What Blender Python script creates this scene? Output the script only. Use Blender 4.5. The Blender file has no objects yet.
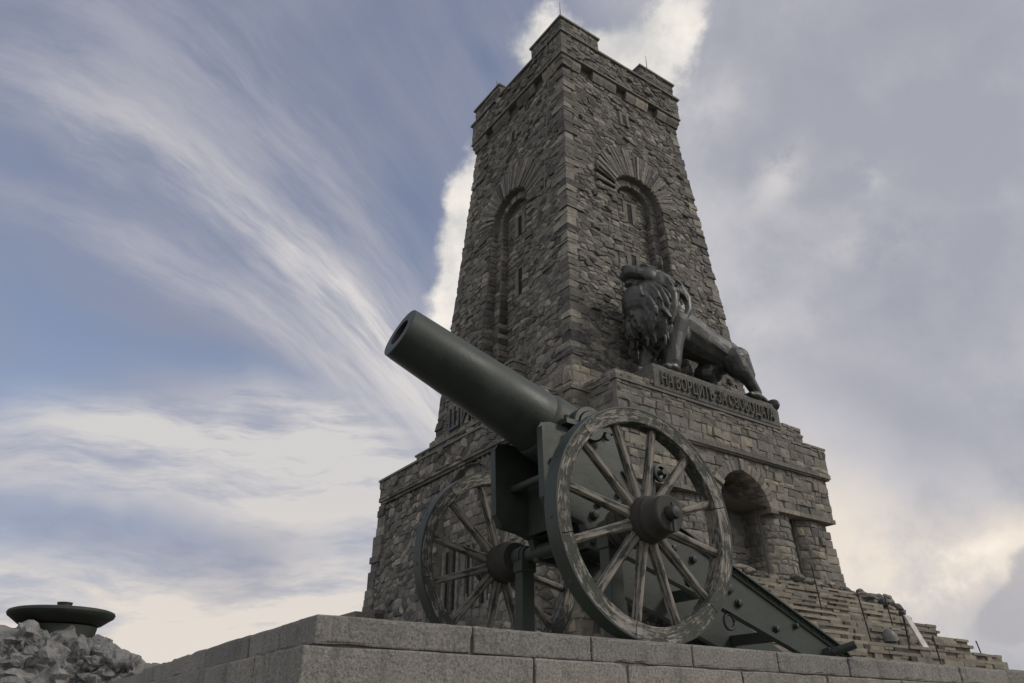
import bpy, bmesh, math, random
from mathutils import Vector, Matrix, noise as mnoise

rnd = random.Random(7)
R = math.radians
scene = bpy.context.scene
COL = scene.collection

# ------------------------------------------------------------------ camera
cam_d = bpy.data.cameras.new("camera")
cam_d.sensor_width = 36.0
cam_d.lens = 749.3 / 1024 * 36.0
cam_d.clip_start = 0.05
cam_d.clip_end = 20000
cam = bpy.data.objects.new("camera", cam_d)
cam.location = (0, 0, 0)
cam.rotation_euler = (R(90 + 27.56), 0, 0)
COL.objects.link(cam)
scene.camera = cam

# ------------------------------------------------------------------ sun
SUN_AZ, SUN_EL = 100.0, 34.0          # degrees clockwise from +Y, above the horizon
sun_d = bpy.data.lights.new("sun", 'SUN')
sun_d.energy = 1.4
sun_d.angle = R(12)
sun_d.color = (1.0, 0.92, 0.82)
sun = bpy.data.objects.new("sun", sun_d)
sd = Vector((math.sin(R(SUN_AZ)) * math.cos(R(SUN_EL)), math.cos(R(SUN_AZ)) * math.cos(R(SUN_EL)), math.sin(R(SUN_EL))))
sun.rotation_euler = sd.to_track_quat('Z', 'Y').to_euler()
sun.location = sd * 200
COL.objects.link(sun)

# ------------------------------------------------------------------ view
vs = scene.view_settings
vs.view_transform = 'Standard'
vs.look = 'None'
vs.exposure = 0.12
vs.gamma = 1.0
vs.use_curve_mapping = False


# ------------------------------------------------------------------ node helper
class G:
    """tiny expression helper for shader node trees"""

    def __init__(self, nt):
        self.nt = nt

    def node(self, typ, **kw):
        n = self.nt.nodes.new(typ)
        for k, v in kw.items():
            setattr(n, k, v)
        return n

    def link(self, a, b):
        self.nt.links.new(a, b)

    def put(self, sock, v):
        if isinstance(v, bpy.types.NodeSocket):
            self.link(v, sock)
        elif v is not None:
            sock.default_value = v

    def m(self, op, a, b=None, c=None, clamp=False):
        n = self.node('ShaderNodeMath', operation=op, use_clamp=clamp)
        self.put(n.inputs[0], a)
        if b is not None: self.put(n.inputs[1], b)
        if c is not None: self.put(n.inputs[2], c)
        return n.outputs[0]

    def add(self, a, b): return self.m('ADD', a, b)
    def sub(self, a, b): return self.m('SUBTRACT', a, b)
    def mul(self, a, b): return self.m('MULTIPLY', a, b)

    def smooth(self, x, lo, hi, a=0.0, b=1.0):
        n = self.node('ShaderNodeMapRange', interpolation_type='SMOOTHSTEP')
        self.put(n.inputs[0], x)
        n.inputs[1].default_value = lo; n.inputs[2].default_value = hi
        n.inputs[3].default_value = a; n.inputs[4].default_value = b
        return n.outputs[0]

    def lin(self, x, lo, hi, a=0.0, b=1.0):
        n = self.node('ShaderNodeMapRange')
        self.put(n.inputs[0], x)
        n.inputs[1].default_value = lo; n.inputs[2].default_value = hi
        n.inputs[3].default_value = a; n.inputs[4].default_value = b
        return n.outputs[0]

    def mix(self, f, a, b, mode='MIX'):
        n = self.node('ShaderNodeMix', data_type='RGBA', blend_type=mode)
        self.put(n.inputs[0], f)
        for s, v in ((n.inputs[6], a), (n.inputs[7], b)):
            if isinstance(v, (tuple, list)):
                s.default_value = (*v[:3], 1)
            else:
                self.put(s, v)
        return n.outputs[2]

    def noise(self, vec, scale, detail=6, rough=0.55, dist=0.0, lac=2.0):
        n = self.node('ShaderNodeTexNoise')
        if vec is not None: self.link(vec, n.inputs['Vector'])
        n.inputs['Scale'].default_value = scale
        n.inputs['Detail'].default_value = detail
        n.inputs['Roughness'].default_value = rough
        n.inputs['Lacunarity'].default_value = lac
        n.inputs['Distortion'].default_value = dist
        return n.outputs[0]

    def mapping(self, vec, scale=(1, 1, 1), rot=(0, 0, 0), loc=(0, 0, 0)):
        n = self.node('ShaderNodeMapping')
        self.link(vec, n.inputs[0])
        n.inputs['Location'].default_value = loc
        n.inputs['Rotation'].default_value = rot
        n.inputs['Scale'].default_value = scale
        return n.outputs[0]

    def ramp(self, f, stops, interp='LINEAR'):
        n = self.node('ShaderNodeValToRGB')
        cr = n.color_ramp
        cr.interpolation = interp
        while len(cr.elements) < len(stops): cr.elements.new(0.5)
        for e, (p, c) in zip(cr.elements, stops):
            e.position = p
            e.color = (*c[:3], 1)
        self.put(n.inputs[0], f)
        return n.outputs[0]

    def comb(self, x, y, z=0.0):
        n = self.node('ShaderNodeCombineXYZ')
        self.put(n.inputs[0], x); self.put(n.inputs[1], y); self.put(n.inputs[2], z)
        return n.outputs[0]


# ------------------------------------------------------------------ world: Nishita sky under cloud layers
world = bpy.data.worlds.new("World")
scene.world = world
world.use_nodes = True
wt = world.node_tree
wt.nodes.clear()
g = G(wt)
STR = 0.15
sky = g.node('ShaderNodeTexSky', sky_type='NISHITA')
sky.sun_disc = False
sky.sun_elevation = R(SUN_EL)
sky.sun_rotation = R(SUN_AZ)
sky.altitude = 1300
sky.air_density = 1.0
sky.dust_density = 1.0
sky.ozone_density = 1.0
tc = g.node('ShaderNodeTexCoord')
dirv = tc.outputs['Generated']
sep = g.node('ShaderNodeSeparateXYZ'); g.link(dirv, sep.inputs[0])
X, Y, Z = sep.outputs
AZ = g.mul(g.m('ARCTAN2', X, Y), 57.29578)
EL = g.mul(g.m('ARCSINE', Z), 57.29578)
warp1 = g.noise(dirv, 3.2, 4, 0.5)
warp2 = g.noise(g.mapping(dirv, loc=(5.2, 1.3, 7.7)), 3.2, 4, 0.5)
AZw = g.add(AZ, g.mul(g.sub(warp1, 0.5), 9.0))
ELw = g.add(EL, g.mul(g.sub(warp2, 0.5), 9.0))


def lobe(az, el, ra, re, rot=0.0, warped=True, power=1.0):
    """soft elliptical patch of sky round (az, el) degrees; rot turns it anticlockwise"""
    a = g.sub(AZw if warped else AZ, az)
    e = g.sub(ELw if warped else EL, el)
    c, s = math.cos(R(rot)), math.sin(R(rot))
    p = g.add(g.mul(a, c / ra), g.mul(e, s / ra))
    q = g.add(g.mul(a, -s / re), g.mul(e, c / re))
    r2 = g.add(g.mul(p, p), g.mul(q, q))
    return g.m('EXPONENT', g.mul(r2, -power))


def addall(*xs):
    r = xs[0]
    for x in xs[1:]: r = g.add(r, x)
    return r


def C(*c):  # cloud radiance -> colour before the background strength
    return tuple(v / STR for v in c)


def fibre(rot, sx, sy, loc, detail=9, rough=0.6):
    """fibrous noise drawn out along one direction of the sky"""
    a = g.add(AZ, g.mul(g.sub(warp1, 0.5), 5.0))
    e = g.add(EL, g.mul(g.sub(warp2, 0.5), 5.0))
    return g.noise(g.mapping(g.mapping(g.comb(a, e, 0.0), rot=(0, 0, R(rot))), scale=(sx, sy, 1), loc=loc), 1.0, detail, rough)


soft = g.noise(dirv, 2.6, 7, 0.55)
# the western band follows a bow: el = 38.2 + 0.071 x - 0.0164 x^2, x = az + 39
XB = g.m('MINIMUM', g.m('MAXIMUM', g.add(AZ, 39.0), -25.0), 45.0)
QB = g.sub(g.sub(g.add(EL, g.mul(g.sub(warp2, 0.5), 6.0)), 38.2), g.sub(g.mul(XB, 0.071), g.mul(g.mul(XB, XB), 0.01638)))
bow = g.comb(g.add(AZ, g.mul(g.sub(warp1, 0.5), 6.0)), QB, 0.0)
fib = g.noise(g.mapping(bow, scale=(0.030, 0.15, 1)), 1.0, 9, 0.6)
fibf = g.noise(g.mapping(bow, scale=(0.085, 0.42, 1), loc=(4, 2, 0)), 1.0, 8, 0.65)
fib2 = fibre(4, 0.040, 0.20, (3, 9, 0))
fib2f = fibre(-6, 0.11, 0.55, (8, 1, 0), 7, 0.65)
streak = g.add(g.add(g.mul(fib, 0.48), g.mul(fibf, 0.34)), g.mul(soft, 0.18))
streak2 = g.add(g.mul(fib2, 0.58), g.mul(fib2f, 0.42))
puff = g.noise(dirv, 9.0, 11, 0.62, 0.1)
puff2 = g.noise(g.mapping(dirv, loc=(3.1, 8.2, 1.7)), 4.2, 10, 0.6, 0.15)

col = g.mix(1.0, sky.outputs[0], (1.05, 0.92, 0.86), 'MULTIPLY')
# 1 thin high veil everywhere
veil = g.m('MULTIPLY', g.smooth(g.add(g.mul(soft, 0.5), g.mul(streak, 0.5)), 0.36, 0.64, 0.50, 0.95), 1.0, clamp=True)
clear = addall(g.mul(lobe(-9.5, 35.5, 4.5, 7.0, 15), 1.0), g.mul(lobe(-34, 20, 8, 4.0, -8), 0.7), g.mul(lobe(-22, 24.0, 12, 2.4, -8), 0.75),
               g.mul(lobe(-2, 48.5, 3.5, 2.0, -30), 0.75), g.mul(lobe(14.8, 50.5, 2.4, 2.4, 20), 0.8), g.mul(lobe(-39, 28, 9, 3.0, -30), 0.5))
veil = g.m('MULTIPLY', veil, g.smooth(clear, 0.15, 1.1, 1.0, 0.40), clamp=True)
col = g.mix(veil, col, C(0.260, 0.278, 0.365))
# 2 the western cirrus band
def bowlobe(q0, w, az0, wa):
    a = g.mul(g.sub(QB, q0), 1.0 / w)
    b = g.mul(g.sub(AZ, az0), 1.0 / wa)
    return g.m('EXPONENT', g.mul(g.add(g.mul(a, a), g.mul(b, b)), -1.0))


cir = addall(g.mul(bowlobe(0, 2.6, -32, 14), 0.62), g.mul(bowlobe(-0.4, 2.8, -13, 10), 1.0), g.mul(bowlobe(0, 5.5, -7, 7), 0.55), g.mul(bowlobe(-6.5, 1.7, -28, 13), 0.42), g.mul(bowlobe(-5, 2.2, -15, 8), 0.5),
             g.mul(bowlobe(6, 5, -22, 14), 0.34), g.mul(lobe(-40, 45, 10, 5, -10), 0.15))
cirf = g.m('MULTIPLY', g.mul(cir, g.smooth(streak, 0.38, 0.61, 0.12, 1.15)), 0.9, clamp=True)
col = g.mix(cirf, col, C(0.62, 0.595, 0.595))
# 3 layered pale cloud low in the west
low = addall(g.mul(lobe(-26, 18.0, 13, 2.4, 5), 1.0), g.mul(lobe(-14, 20.5, 9, 2.2, -8), 0.7), g.mul(lobe(-24, 14.3, 15, 1.8, 3), 0.8), g.mul(lobe(-11, 14, 7, 5, 0), 0.65), g.mul(lobe(-14, 17.2, 9, 1.2, -3), 0.6),
             g.smooth(g.add(EL, g.mul(g.sub(soft, 0.5), 8)), 13.0, 7.0, 0.0, 1.15))
low = g.mul(low, g.smooth(AZ, -2, 6, 1.0, 0.0))
lowf = g.m('MULTIPLY', g.mul(low, g.smooth(streak2, 0.38, 0.57, 0.30, 1.2)), 0.96, clamp=True)
lowc = g.mix(g.smooth(EL, 5, 18), C(0.71, 0.65, 0.59), C(0.595, 0.575, 0.575))
col = g.mix(lowf, col, lowc)
# 4 the grey overcast of the east
east = g.smooth(g.add(AZ, g.mul(g.sub(warp1, 0.5), 16)), 3.0, 17.0)
eastc = g.mix(g.smooth(g.add(g.mul(puff2, 0.6), g.mul(soft, 0.4)), 0.40, 0.59), C(0.355, 0.365, 0.415), C(0.525, 0.515, 0.545))
eastd = addall(lobe(38, 44, 15, 6), g.mul(lobe(33, 26, 11, 5), 0.7), g.mul(lobe(30, 19.5, 9, 2.5, -25), 0.75), g.mul(lobe(22, 38.5, 6, 2.5, -20), 0.5))
eastc = g.mix(g.m('MULTIPLY', eastd, 0.8, clamp=True), eastc, C(0.315, 0.325, 0.38))
col = g.mix(g.mul(east, 0.95), col, eastc)
blobs = addall(lobe(24, 36, 2.8, 1.4, 25), g.mul(lobe(29, 30.8, 5, 1.3, 10), 0.6), g.mul(lobe(20, 26, 4, 2.0, 20), 0.7), g.mul(lobe(30, 35, 2, 1.0), 0.7), g.mul(lobe(20, 42, 4, 2, 30), 0.6))
col = g.mix(g.m('MULTIPLY', g.mul(blobs, g.smooth(puff, 0.40, 0.60)), 0.9, clamp=True), col, C(0.60, 0.58, 0.585))
# 5 glow of the hidden sun low in the east
glow = addall(g.mul(lobe(28, 11.0, 8, 3.2, -14), 0.95), g.mul(lobe(22, 8, 12, 4.6, 0), 0.8), g.mul(lobe(33, 10.5, 3, 2), 0.6), g.mul(lobe(24, 15.5, 5, 2.0, -20), 0.5))
glow = g.mul(glow, g.smooth(g.add(g.mul(puff2, 0.6), g.mul(puff, 0.4)), 0.36, 0.57, 0.35, 1.08))
col = g.mix(g.m('MULTIPLY', glow, 0.95, clamp=True), col, C(0.76, 0.685, 0.605))
edge = g.m('MULTIPLY', g.mul(addall(lobe(29.0, 8.6, 2.6, 0.7, 12), lobe(32.0, 11.0, 2.4, 0.8, -10)), g.smooth(puff, 0.40, 0.58)), 0.8, clamp=True)
col = g.mix(edge, col, C(0.92, 0.84, 0.74))
dark = g.smooth(g.add(addall(lobe(33.4, 6.6, 3.0, 1.6, 20), g.mul(lobe(34.5, 9.5, 1.6, 1.2, 10), 0.4)), g.mul(g.sub(puff, 0.5), 1.3)), 0.34, 0.58)
col = g.mix(g.mul(dark, 0.8), col, C(0.40, 0.39, 0.42))
# 6 bright heaped cloud behind the tower
cum = addall(lobe(-3.4, 36.2, 3.2, 4.0, 20), lobe(-3.2, 32.0, 3.0, 4.4), g.mul(lobe(-1, 34, 4, 8), 1.0), lobe(5, 49, 7.5, 3.0, -15), lobe(13.0, 47.0, 5.5, 3.0, 10), lobe(19.0, 50.5, 4.0, 2.4, 25), g.mul(lobe(12, 43.5, 7, 3.0), 0.8))
cumv = g.add(cum, g.mul(g.mul(g.sub(g.add(g.mul(puff, 0.65), g.mul(puff2, 0.35)), 0.5), 3.0), g.smooth(cum, 0.05, 0.45)))
cumf = g.smooth(cumv, 0.32, 0.86)
cumc = g.mix(g.smooth(g.add(g.mul(puff, 0.5), g.mul(puff2, 0.5)), 0.40, 0.60), C(0.56, 0.555, 0.55), C(0.90, 0.84, 0.77))
col = g.mix(g.mul(cumf, 0.92), col, cumc)
# 7 unseen broken pale cloud, added behind the camera to fill the near faces
rear = g.m('MULTIPLY', g.smooth(Y, 0.35, -0.25), g.smooth(puff2, 0.36, 0.56, 0.35, 1.0), clamp=True)
col = g.mix(rear, col, C(0.66, 0.65, 0.66))
bg = g.node('ShaderNodeBackground')
g.link(col, bg.inputs[0])
bg.inputs[1].default_value = STR
wo = g.node('ShaderNodeOutputWorld')
g.link(bg.outputs[0], wo.inputs[0])


# ------------------------------------------------------------------ materials
def new_mat(name):
    m = bpy.data.materials.new(name)
    m.use_nodes = True
    nt = m.node_tree
    for n in list(nt.nodes):
        if n.type != 'OUTPUT_MATERIAL' and n.type != 'BSDF_PRINCIPLED': nt.nodes.remove(n)
    b = [n for n in nt.nodes if n.type == 'BSDF_PRINCIPLED'][0]
    return m, G(nt), b


def set_bump(g, b, h, strength, dist):
    n = g.node('ShaderNodeBump')
    n.inputs['Strength'].default_value = strength
    n.inputs['Distance'].default_value = dist
    g.put(n.inputs['Height'], h)
    g.link(n.outputs[0], b.inputs['Normal'])


def stone_mat(name, stops, rough=0.9, mott=0.35, bump=0.03, scale=4.0, lichen=0.25, streak=0.3):
    m, g, b = new_mat(name)
    geo = g.node('ShaderNodeNewGeometry')
    tcn = g.node('ShaderNodeTexCoord')
    ob = tcn.outputs['Object']
    c = g.ramp(geo.outputs['Random Per Island'], stops)
    n1 = g.noise(ob, scale, 8, 0.65)
    c = g.mix(1.0, c, g.ramp(n1, [(0.25, (1 - mott,) * 3), (0.5, (0.95, 0.95, 0.95)), (0.8, (1 + mott * .5,) * 3)]), 'MULTIPLY')
    n2 = g.noise(ob, 0.35, 6, 0.6)
    c = g.mix(g.smooth(n2, 0.45, 0.75, 0, 0.35), c, (0.10, 0.095, 0.085))
    n3 = g.noise(g.mapping(ob, scale=(1.2, 1.2, 0.12)), 1.0, 7, 0.6)
    c = g.mix(g.smooth(n3, 0.52, 0.75, 0, streak), c, (0.06, 0.06, 0.06))
    n4 = g.noise(ob, 9.0, 5, 0.7)
    c = g.mix(g.smooth(n4, 0.6, 0.72, 0, lichen), c, (0.30, 0.28, 0.23))
    g.link(c, b.inputs['Base Color'])
    b.inputs['Roughness'].default_value = rough
    b.inputs['Specular IOR Level'].default_value = 0.25
    n5 = g.noise(ob, scale * 3.2, 8, 0.7)
    set_bump(g, b, n5, 0.9, bump)
    return m


M = {}
M['rubble'] = stone_mat('rubble_stone', [(0.0, (0.085, 0.083, 0.080)), (0.2, (0.140, 0.134, 0.124)), (0.6, (0.190, 0.180, 0.162)), (0.85, (0.25, 0.235, 0.205)), (1.0, (0.36, 0.33, 0.28))], mott=0.6, bump=0.07, scale=4.5, lichen=0.4)
M['ashlar'] = stone_mat('dressed_stone', [(0.0, (0.13, 0.125, 0.115)), (0.3, (0.185, 0.175, 0.157)), (0.7, (0.235, 0.219, 0.19)), (0.9, (0.285, 0.26, 0.215)), (1.0, (0.36, 0.32, 0.25))], streak=0.3, mott=0.45, bump=0.05)
M['slab'] = stone_mat('coping_slab', [(0.0, (0.15, 0.146, 0.138)), (1.0, (0.215, 0.207, 0.188))], mott=0.4, streak=0.3)
M['yellow'] = stone_mat('stair_stone', [(0.0, (0.17, 0.157, 0.132)), (0.5, (0.23, 0.21, 0.172)), (1.0, (0.30, 0.27, 0.215))], mott=0.4, streak=0.3, scale=3.0)
M['lionslab'] = stone_mat('weathered_slab', [(0.0, (0.135, 0.132, 0.122)), (1.0, (0.16, 0.155, 0.14))], mott=0.6, streak=0.45, lichen=0.5, bump=0.06)
M['shadestone'] = stone_mat('shaded_stone', [(0.0, (0.06, 0.057, 0.052)), (1.0, (0.10, 0.095, 0.085))])  # shade put into the colour: corbel slots, porch back, stair pockets
M['lime'] = stone_mat('pale_limestone', [(0.0, (0.22, 0.22, 0.222)), (0.5, (0.29, 0.288, 0.284)), (1.0, (0.37, 0.365, 0.357))], mott=0.55, bump=0.07, scale=6.0, lichen=0.2, streak=0.15)


def mortar_mat():
    m, g, b = new_mat('mortar')
    tcn = g.node('ShaderNodeTexCoord')
    n = g.noise(tcn.outputs['Object'], 6, 6, 0.6)
    g.link(g.ramp(n, [(0.3, (0.135, 0.127, 0.114)), (0.7, (0.215, 0.203, 0.182))]), b.inputs['Base Color'])
    b.inputs['Roughness'].default_value = 0.95
    b.inputs['Specular IOR Level'].default_value = 0.15
    set_bump(g, b, g.noise(tcn.outputs['Object'], 18, 5, 0.7), 0.8, 0.02)
    return m


M['mortar'] = mortar_mat()


def granite_mat():
    m, g, b = new_mat('granite')
    tcn = g.node('ShaderNodeTexCoord')
    ob = tcn.outputs['Object']
    geo = g.node('ShaderNodeNewGeometry')
    sp = g.noise(ob, 84, 3, 0.78)
    big = g.noise(ob, 2.2, 6, 0.6)
    st = g.noise(g.mapping(ob, scale=(7, 7, 1.2)), 1.0, 6, 0.65)
    c = g.ramp(sp, [(0.36, (0.15, 0.145, 0.137)), (0.46, (0.255, 0.247, 0.235)), (0.55, (0.30, 0.29, 0.276)), (0.66, (0.39, 0.377, 0.36))])
    c = g.mix(1.0, c, g.ramp(big, [(0.25, (0.75, 0.75, 0.74)), (0.75, (1.08, 1.07, 1.05))]), 'MULTIPLY')
    c = g.mix(1.0, c, g.ramp(geo.outputs['Random Per Island'], [(0, (0.86, 0.86, 0.87)), (1, (1.08, 1.06, 1.03))]), 'MULTIPLY')
    oi = g.node('ShaderNodeObjectInfo')
    c = g.mix(1.0, c, g.ramp(oi.outputs['Random'], [(0, (0.84, 0.84, 0.85)), (1, (1.10, 1.09, 1.06))]), 'MULTIPLY')
    c = g.mix(g.smooth(st, 0.50, 0.74, 0, 0.6), c, (0.075, 0.072, 0.066))
    blot = g.noise(ob, 4.5, 7, 0.7, 0.3)
    c = g.mix(g.smooth(blot, 0.60, 0.72, 0, 0.5), c, (0.10, 0.095, 0.085))
    c = g.mix(g.smooth(blot, 0.40, 0.30, 0, 0.35), c, (0.40, 0.385, 0.355))
    g.link(c, b.inputs['Base Color'])
    b.inputs['Roughness'].default_value = 0.85
    b.inputs['Specular IOR Level'].default_value = 0.3
    set_bump(g, b, g.add(g.mul(g.noise(ob, 60, 5, 0.75), 0.5), g.mul(g.noise(ob, 14, 5, 0.6), 0.7)), 1.0, 0.012)
    return m


M['granite'] = granite_mat()
M['joint'] = stone_mat('joint_mortar_pale', [(0, (0.17, 0.155, 0.125)), (1, (0.17, 0.155, 0.125))], mott=.5, bump=.01, scale=12, lichen=.1, streak=.5)


def paint_mat(name, base, wear=(0.09, 0.085, 0.075), wearamt=0.3, rough=0.5, met=0.0):
    m, g, b = new_mat(name)
    tcn = g.node('ShaderNodeTexCoord')
    ob = tcn.outputs['Object']
    n = g.noise(ob, 3.0, 8, 0.65)
    c = g.mix(g.smooth(n, 0.3, 0.75), tuple(v * 0.78 for v in base), tuple(v * 1.22 for v in base))
    dirt = g.noise(g.mapping(ob, scale=(9, 9, 1.6)), 1.0, 7, 0.65)
    c = g.mix(g.smooth(dirt, 0.52, 0.8, 0, 0.45), c, tuple(v * 0.5 for v in base))
    w = g.noise(ob, 22, 8, 0.72)
    c = g.mix(g.smooth(w, 0.62, 0.70, 0, wearamt), c, wear)
    g.link(c, b.inputs['Base Color'])
    g.link(g.smooth(n, 0.2, 0.8, rough - 0.1, rough + 0.14), b.inputs['Roughness'])
    b.inputs['Metallic'].default_value = met
    b.inputs['Specular IOR Level'].default_value = 0.4
    set_bump(g, b, g.add(g.mul(g.noise(ob, 30, 6, 0.7), 0.6), g.mul(g.noise(ob, 5, 4, 0.5), 0.6)), 0.55, 0.006)
    return m


M['gun'] = paint_mat('green_gun_paint', (0.035, 0.045, 0.037), wearamt=0.4)
M['barrel'] = paint_mat('barrel_paint', (0.037, 0.047, 0.040), wearamt=0.25, rough=0.48)
M['iron'] = paint_mat('dark_iron', (0.028, 0.030, 0.030), rough=0.55, met=0.0)
M['black'] = paint_mat('unlit_black', (0.008, 0.008, 0.008), wearamt=0.0, rough=0.8)  # flat black standing in for the unlit depth of window slits
M['rod'] = paint_mat('black_rod', (0.015, 0.015, 0.016), wearamt=0.05, rough=0.5)
M['bowl'] = paint_mat('green_bronze', (0.030, 0.036, 0.029), wear=(0.075, 0.095, 0.075), wearamt=0.35, rough=0.6, met=0.2)
M['white'] = paint_mat('white_panel', (0.62, 0.61, 0.58), wear=(0.4, 0.39, 0.36), wearamt=0.3, rough=0.6)
M['greybox'] = paint_mat('grey_housing', (0.14, 0.14, 0.14), wearamt=0.2, rough=0.5)


def bronze_mat(name, base, green):
    m, g, b = new_mat(name)
    tcn = g.node('ShaderNodeTexCoord')
    ob = tcn.outputs['Object']
    n = g.noise(ob, 1.4, 8, 0.65)
    c = g.mix(g.smooth(n, 0.42, 0.7), base, green)
    s = g.noise(g.mapping(ob, scale=(3, 3, 0.4)), 1.0, 7, 0.65)
    c = g.mix(g.smooth(s, 0.55, 0.75, 0, 0.6), c, tuple(v * 1.9 for v in green))
    g.link(c, b.inputs['Base Color'])
    b.inputs['Metallic'].default_value = 0.35
    g.link(g.smooth(n, 0.3, 0.75, 0.38, 0.62), b.inputs['Roughness'])
    set_bump(g, b, g.noise(ob, 5, 5, 0.55), 0.5, 0.03)
    return m


M['bronze'] = bronze_mat('lion_bronze', (0.046, 0.048, 0.046), (0.080, 0.085, 0.082))
M['letter'] = bronze_mat('letter_bronze', (0.055, 0.055, 0.051), (0.075, 0.075, 0.070))


def wood_mat():
    m, g, b = new_mat('weathered_wheel_wood')
    tcn = g.node('ShaderNodeTexCoord')
    ob = tcn.outputs['Object']
    # fibres follow the wheel: polar coordinates round the axle in the wheel's own frame
    sp = g.node('ShaderNodeSeparateXYZ'); g.link(ob, sp.inputs[0])
    x, y, z = sp.outputs
    r = g.m('SQRT', g.add(g.mul(x, x), g.mul(z, z)))
    a = g.m('ARCTAN2', z, x)
    pol = g.comb(g.mul(r, 60.0), g.mul(y, 40.0), g.mul(a, 7.0))
    grain = g.noise(pol, 1.0, 8, 0.7, 0.4)
    patch = g.noise(ob, 15.0, 9, 0.75)
    big = g.noise(ob, 2.6, 5, 0.6)
    f = g.smooth(g.add(g.add(g.mul(grain, 0.62), g.mul(patch, 0.42)), g.mul(g.sub(big, 0.5), 0.5)), 0.485, 0.575)
    paint = g.mix(g.smooth(patch, 0.3, 0.7), (0.052, 0.057, 0.050), (0.085, 0.088, 0.078))
    wood = g.ramp(grain, [(0.35, (0.11, 0.103, 0.092)), (0.52, (0.235, 0.22, 0.197)), (0.68, (0.36, 0.34, 0.31))])
    c = g.mix(f, paint, wood)
    g.link(c, b.inputs['Base Color'])
    b.inputs['Roughness'].default_value = 0.85
    b.inputs['Specular IOR Level'].default_value = 0.25
    set_bump(g, b, g.add(g.mul(grain, 0.8), g.mul(f, 0.3)), 0.8, 0.008)
    return m


M['wood'] = wood_mat()


def spoke_mat():
    m, g, b = new_mat('weathered_spoke_wood')
    tcn = g.node('ShaderNodeTexCoord')
    ob = tcn.outputs['Object']
    grain = g.noise(g.mapping(ob, scale=(3.0, 40, 40)), 1.0, 8, 0.7, 0.3)
    patch = g.noise(ob, 7.0, 6, 0.65)
    f = g.smooth(g.add(g.mul(grain, 0.65), g.mul(patch, 0.45)), 0.51, 0.58)
    wood = g.ramp(grain, [(0.35, (0.08, 0.074, 0.064)), (0.52, (0.19, 0.175, 0.152)), (0.68, (0.30, 0.278, 0.245))])
    g.link(g.mix(f, (0.050, 0.054, 0.048), wood), b.inputs['Base Color'])
    b.inputs['Roughness'].default_value = 0.85
    b.inputs['Specular IOR Level'].default_value = 0.25
    set_bump(g, b, grain, 0.8, 0.008)
    return m


M['spoke'] = spoke_mat()
M['hub'] = paint_mat('hub_wood', (0.043, 0.041, 0.036), wear=(0.12, 0.108, 0.09), wearamt=0.6, rough=0.75)


def ground_mat(name, c1, c2, sc):
    m, g, b = new_mat(name)
    tcn = g.node('ShaderNodeTexCoord')
    ob = tcn.outputs['Object']
    n = g.noise(ob, sc, 8, 0.65)
    g.link(g.mix(g.smooth(n, 0.3, 0.7), c1, c2), b.inputs['Base Color'])
    b.inputs['Roughness'].default_value = 0.95
    set_bump(g, b, g.noise(ob, sc * 20, 6, 0.7), 0.8, 0.02)
    return m


M['grass'] = ground_mat('dry_grass_ground', (0.05, 0.055, 0.025), (0.10, 0.095, 0.05), 0.6)
M['paving'] = ground_mat('terrace_paving', (0.19, 0.185, 0.17), (0.27, 0.26, 0.24), 0.8)


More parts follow.
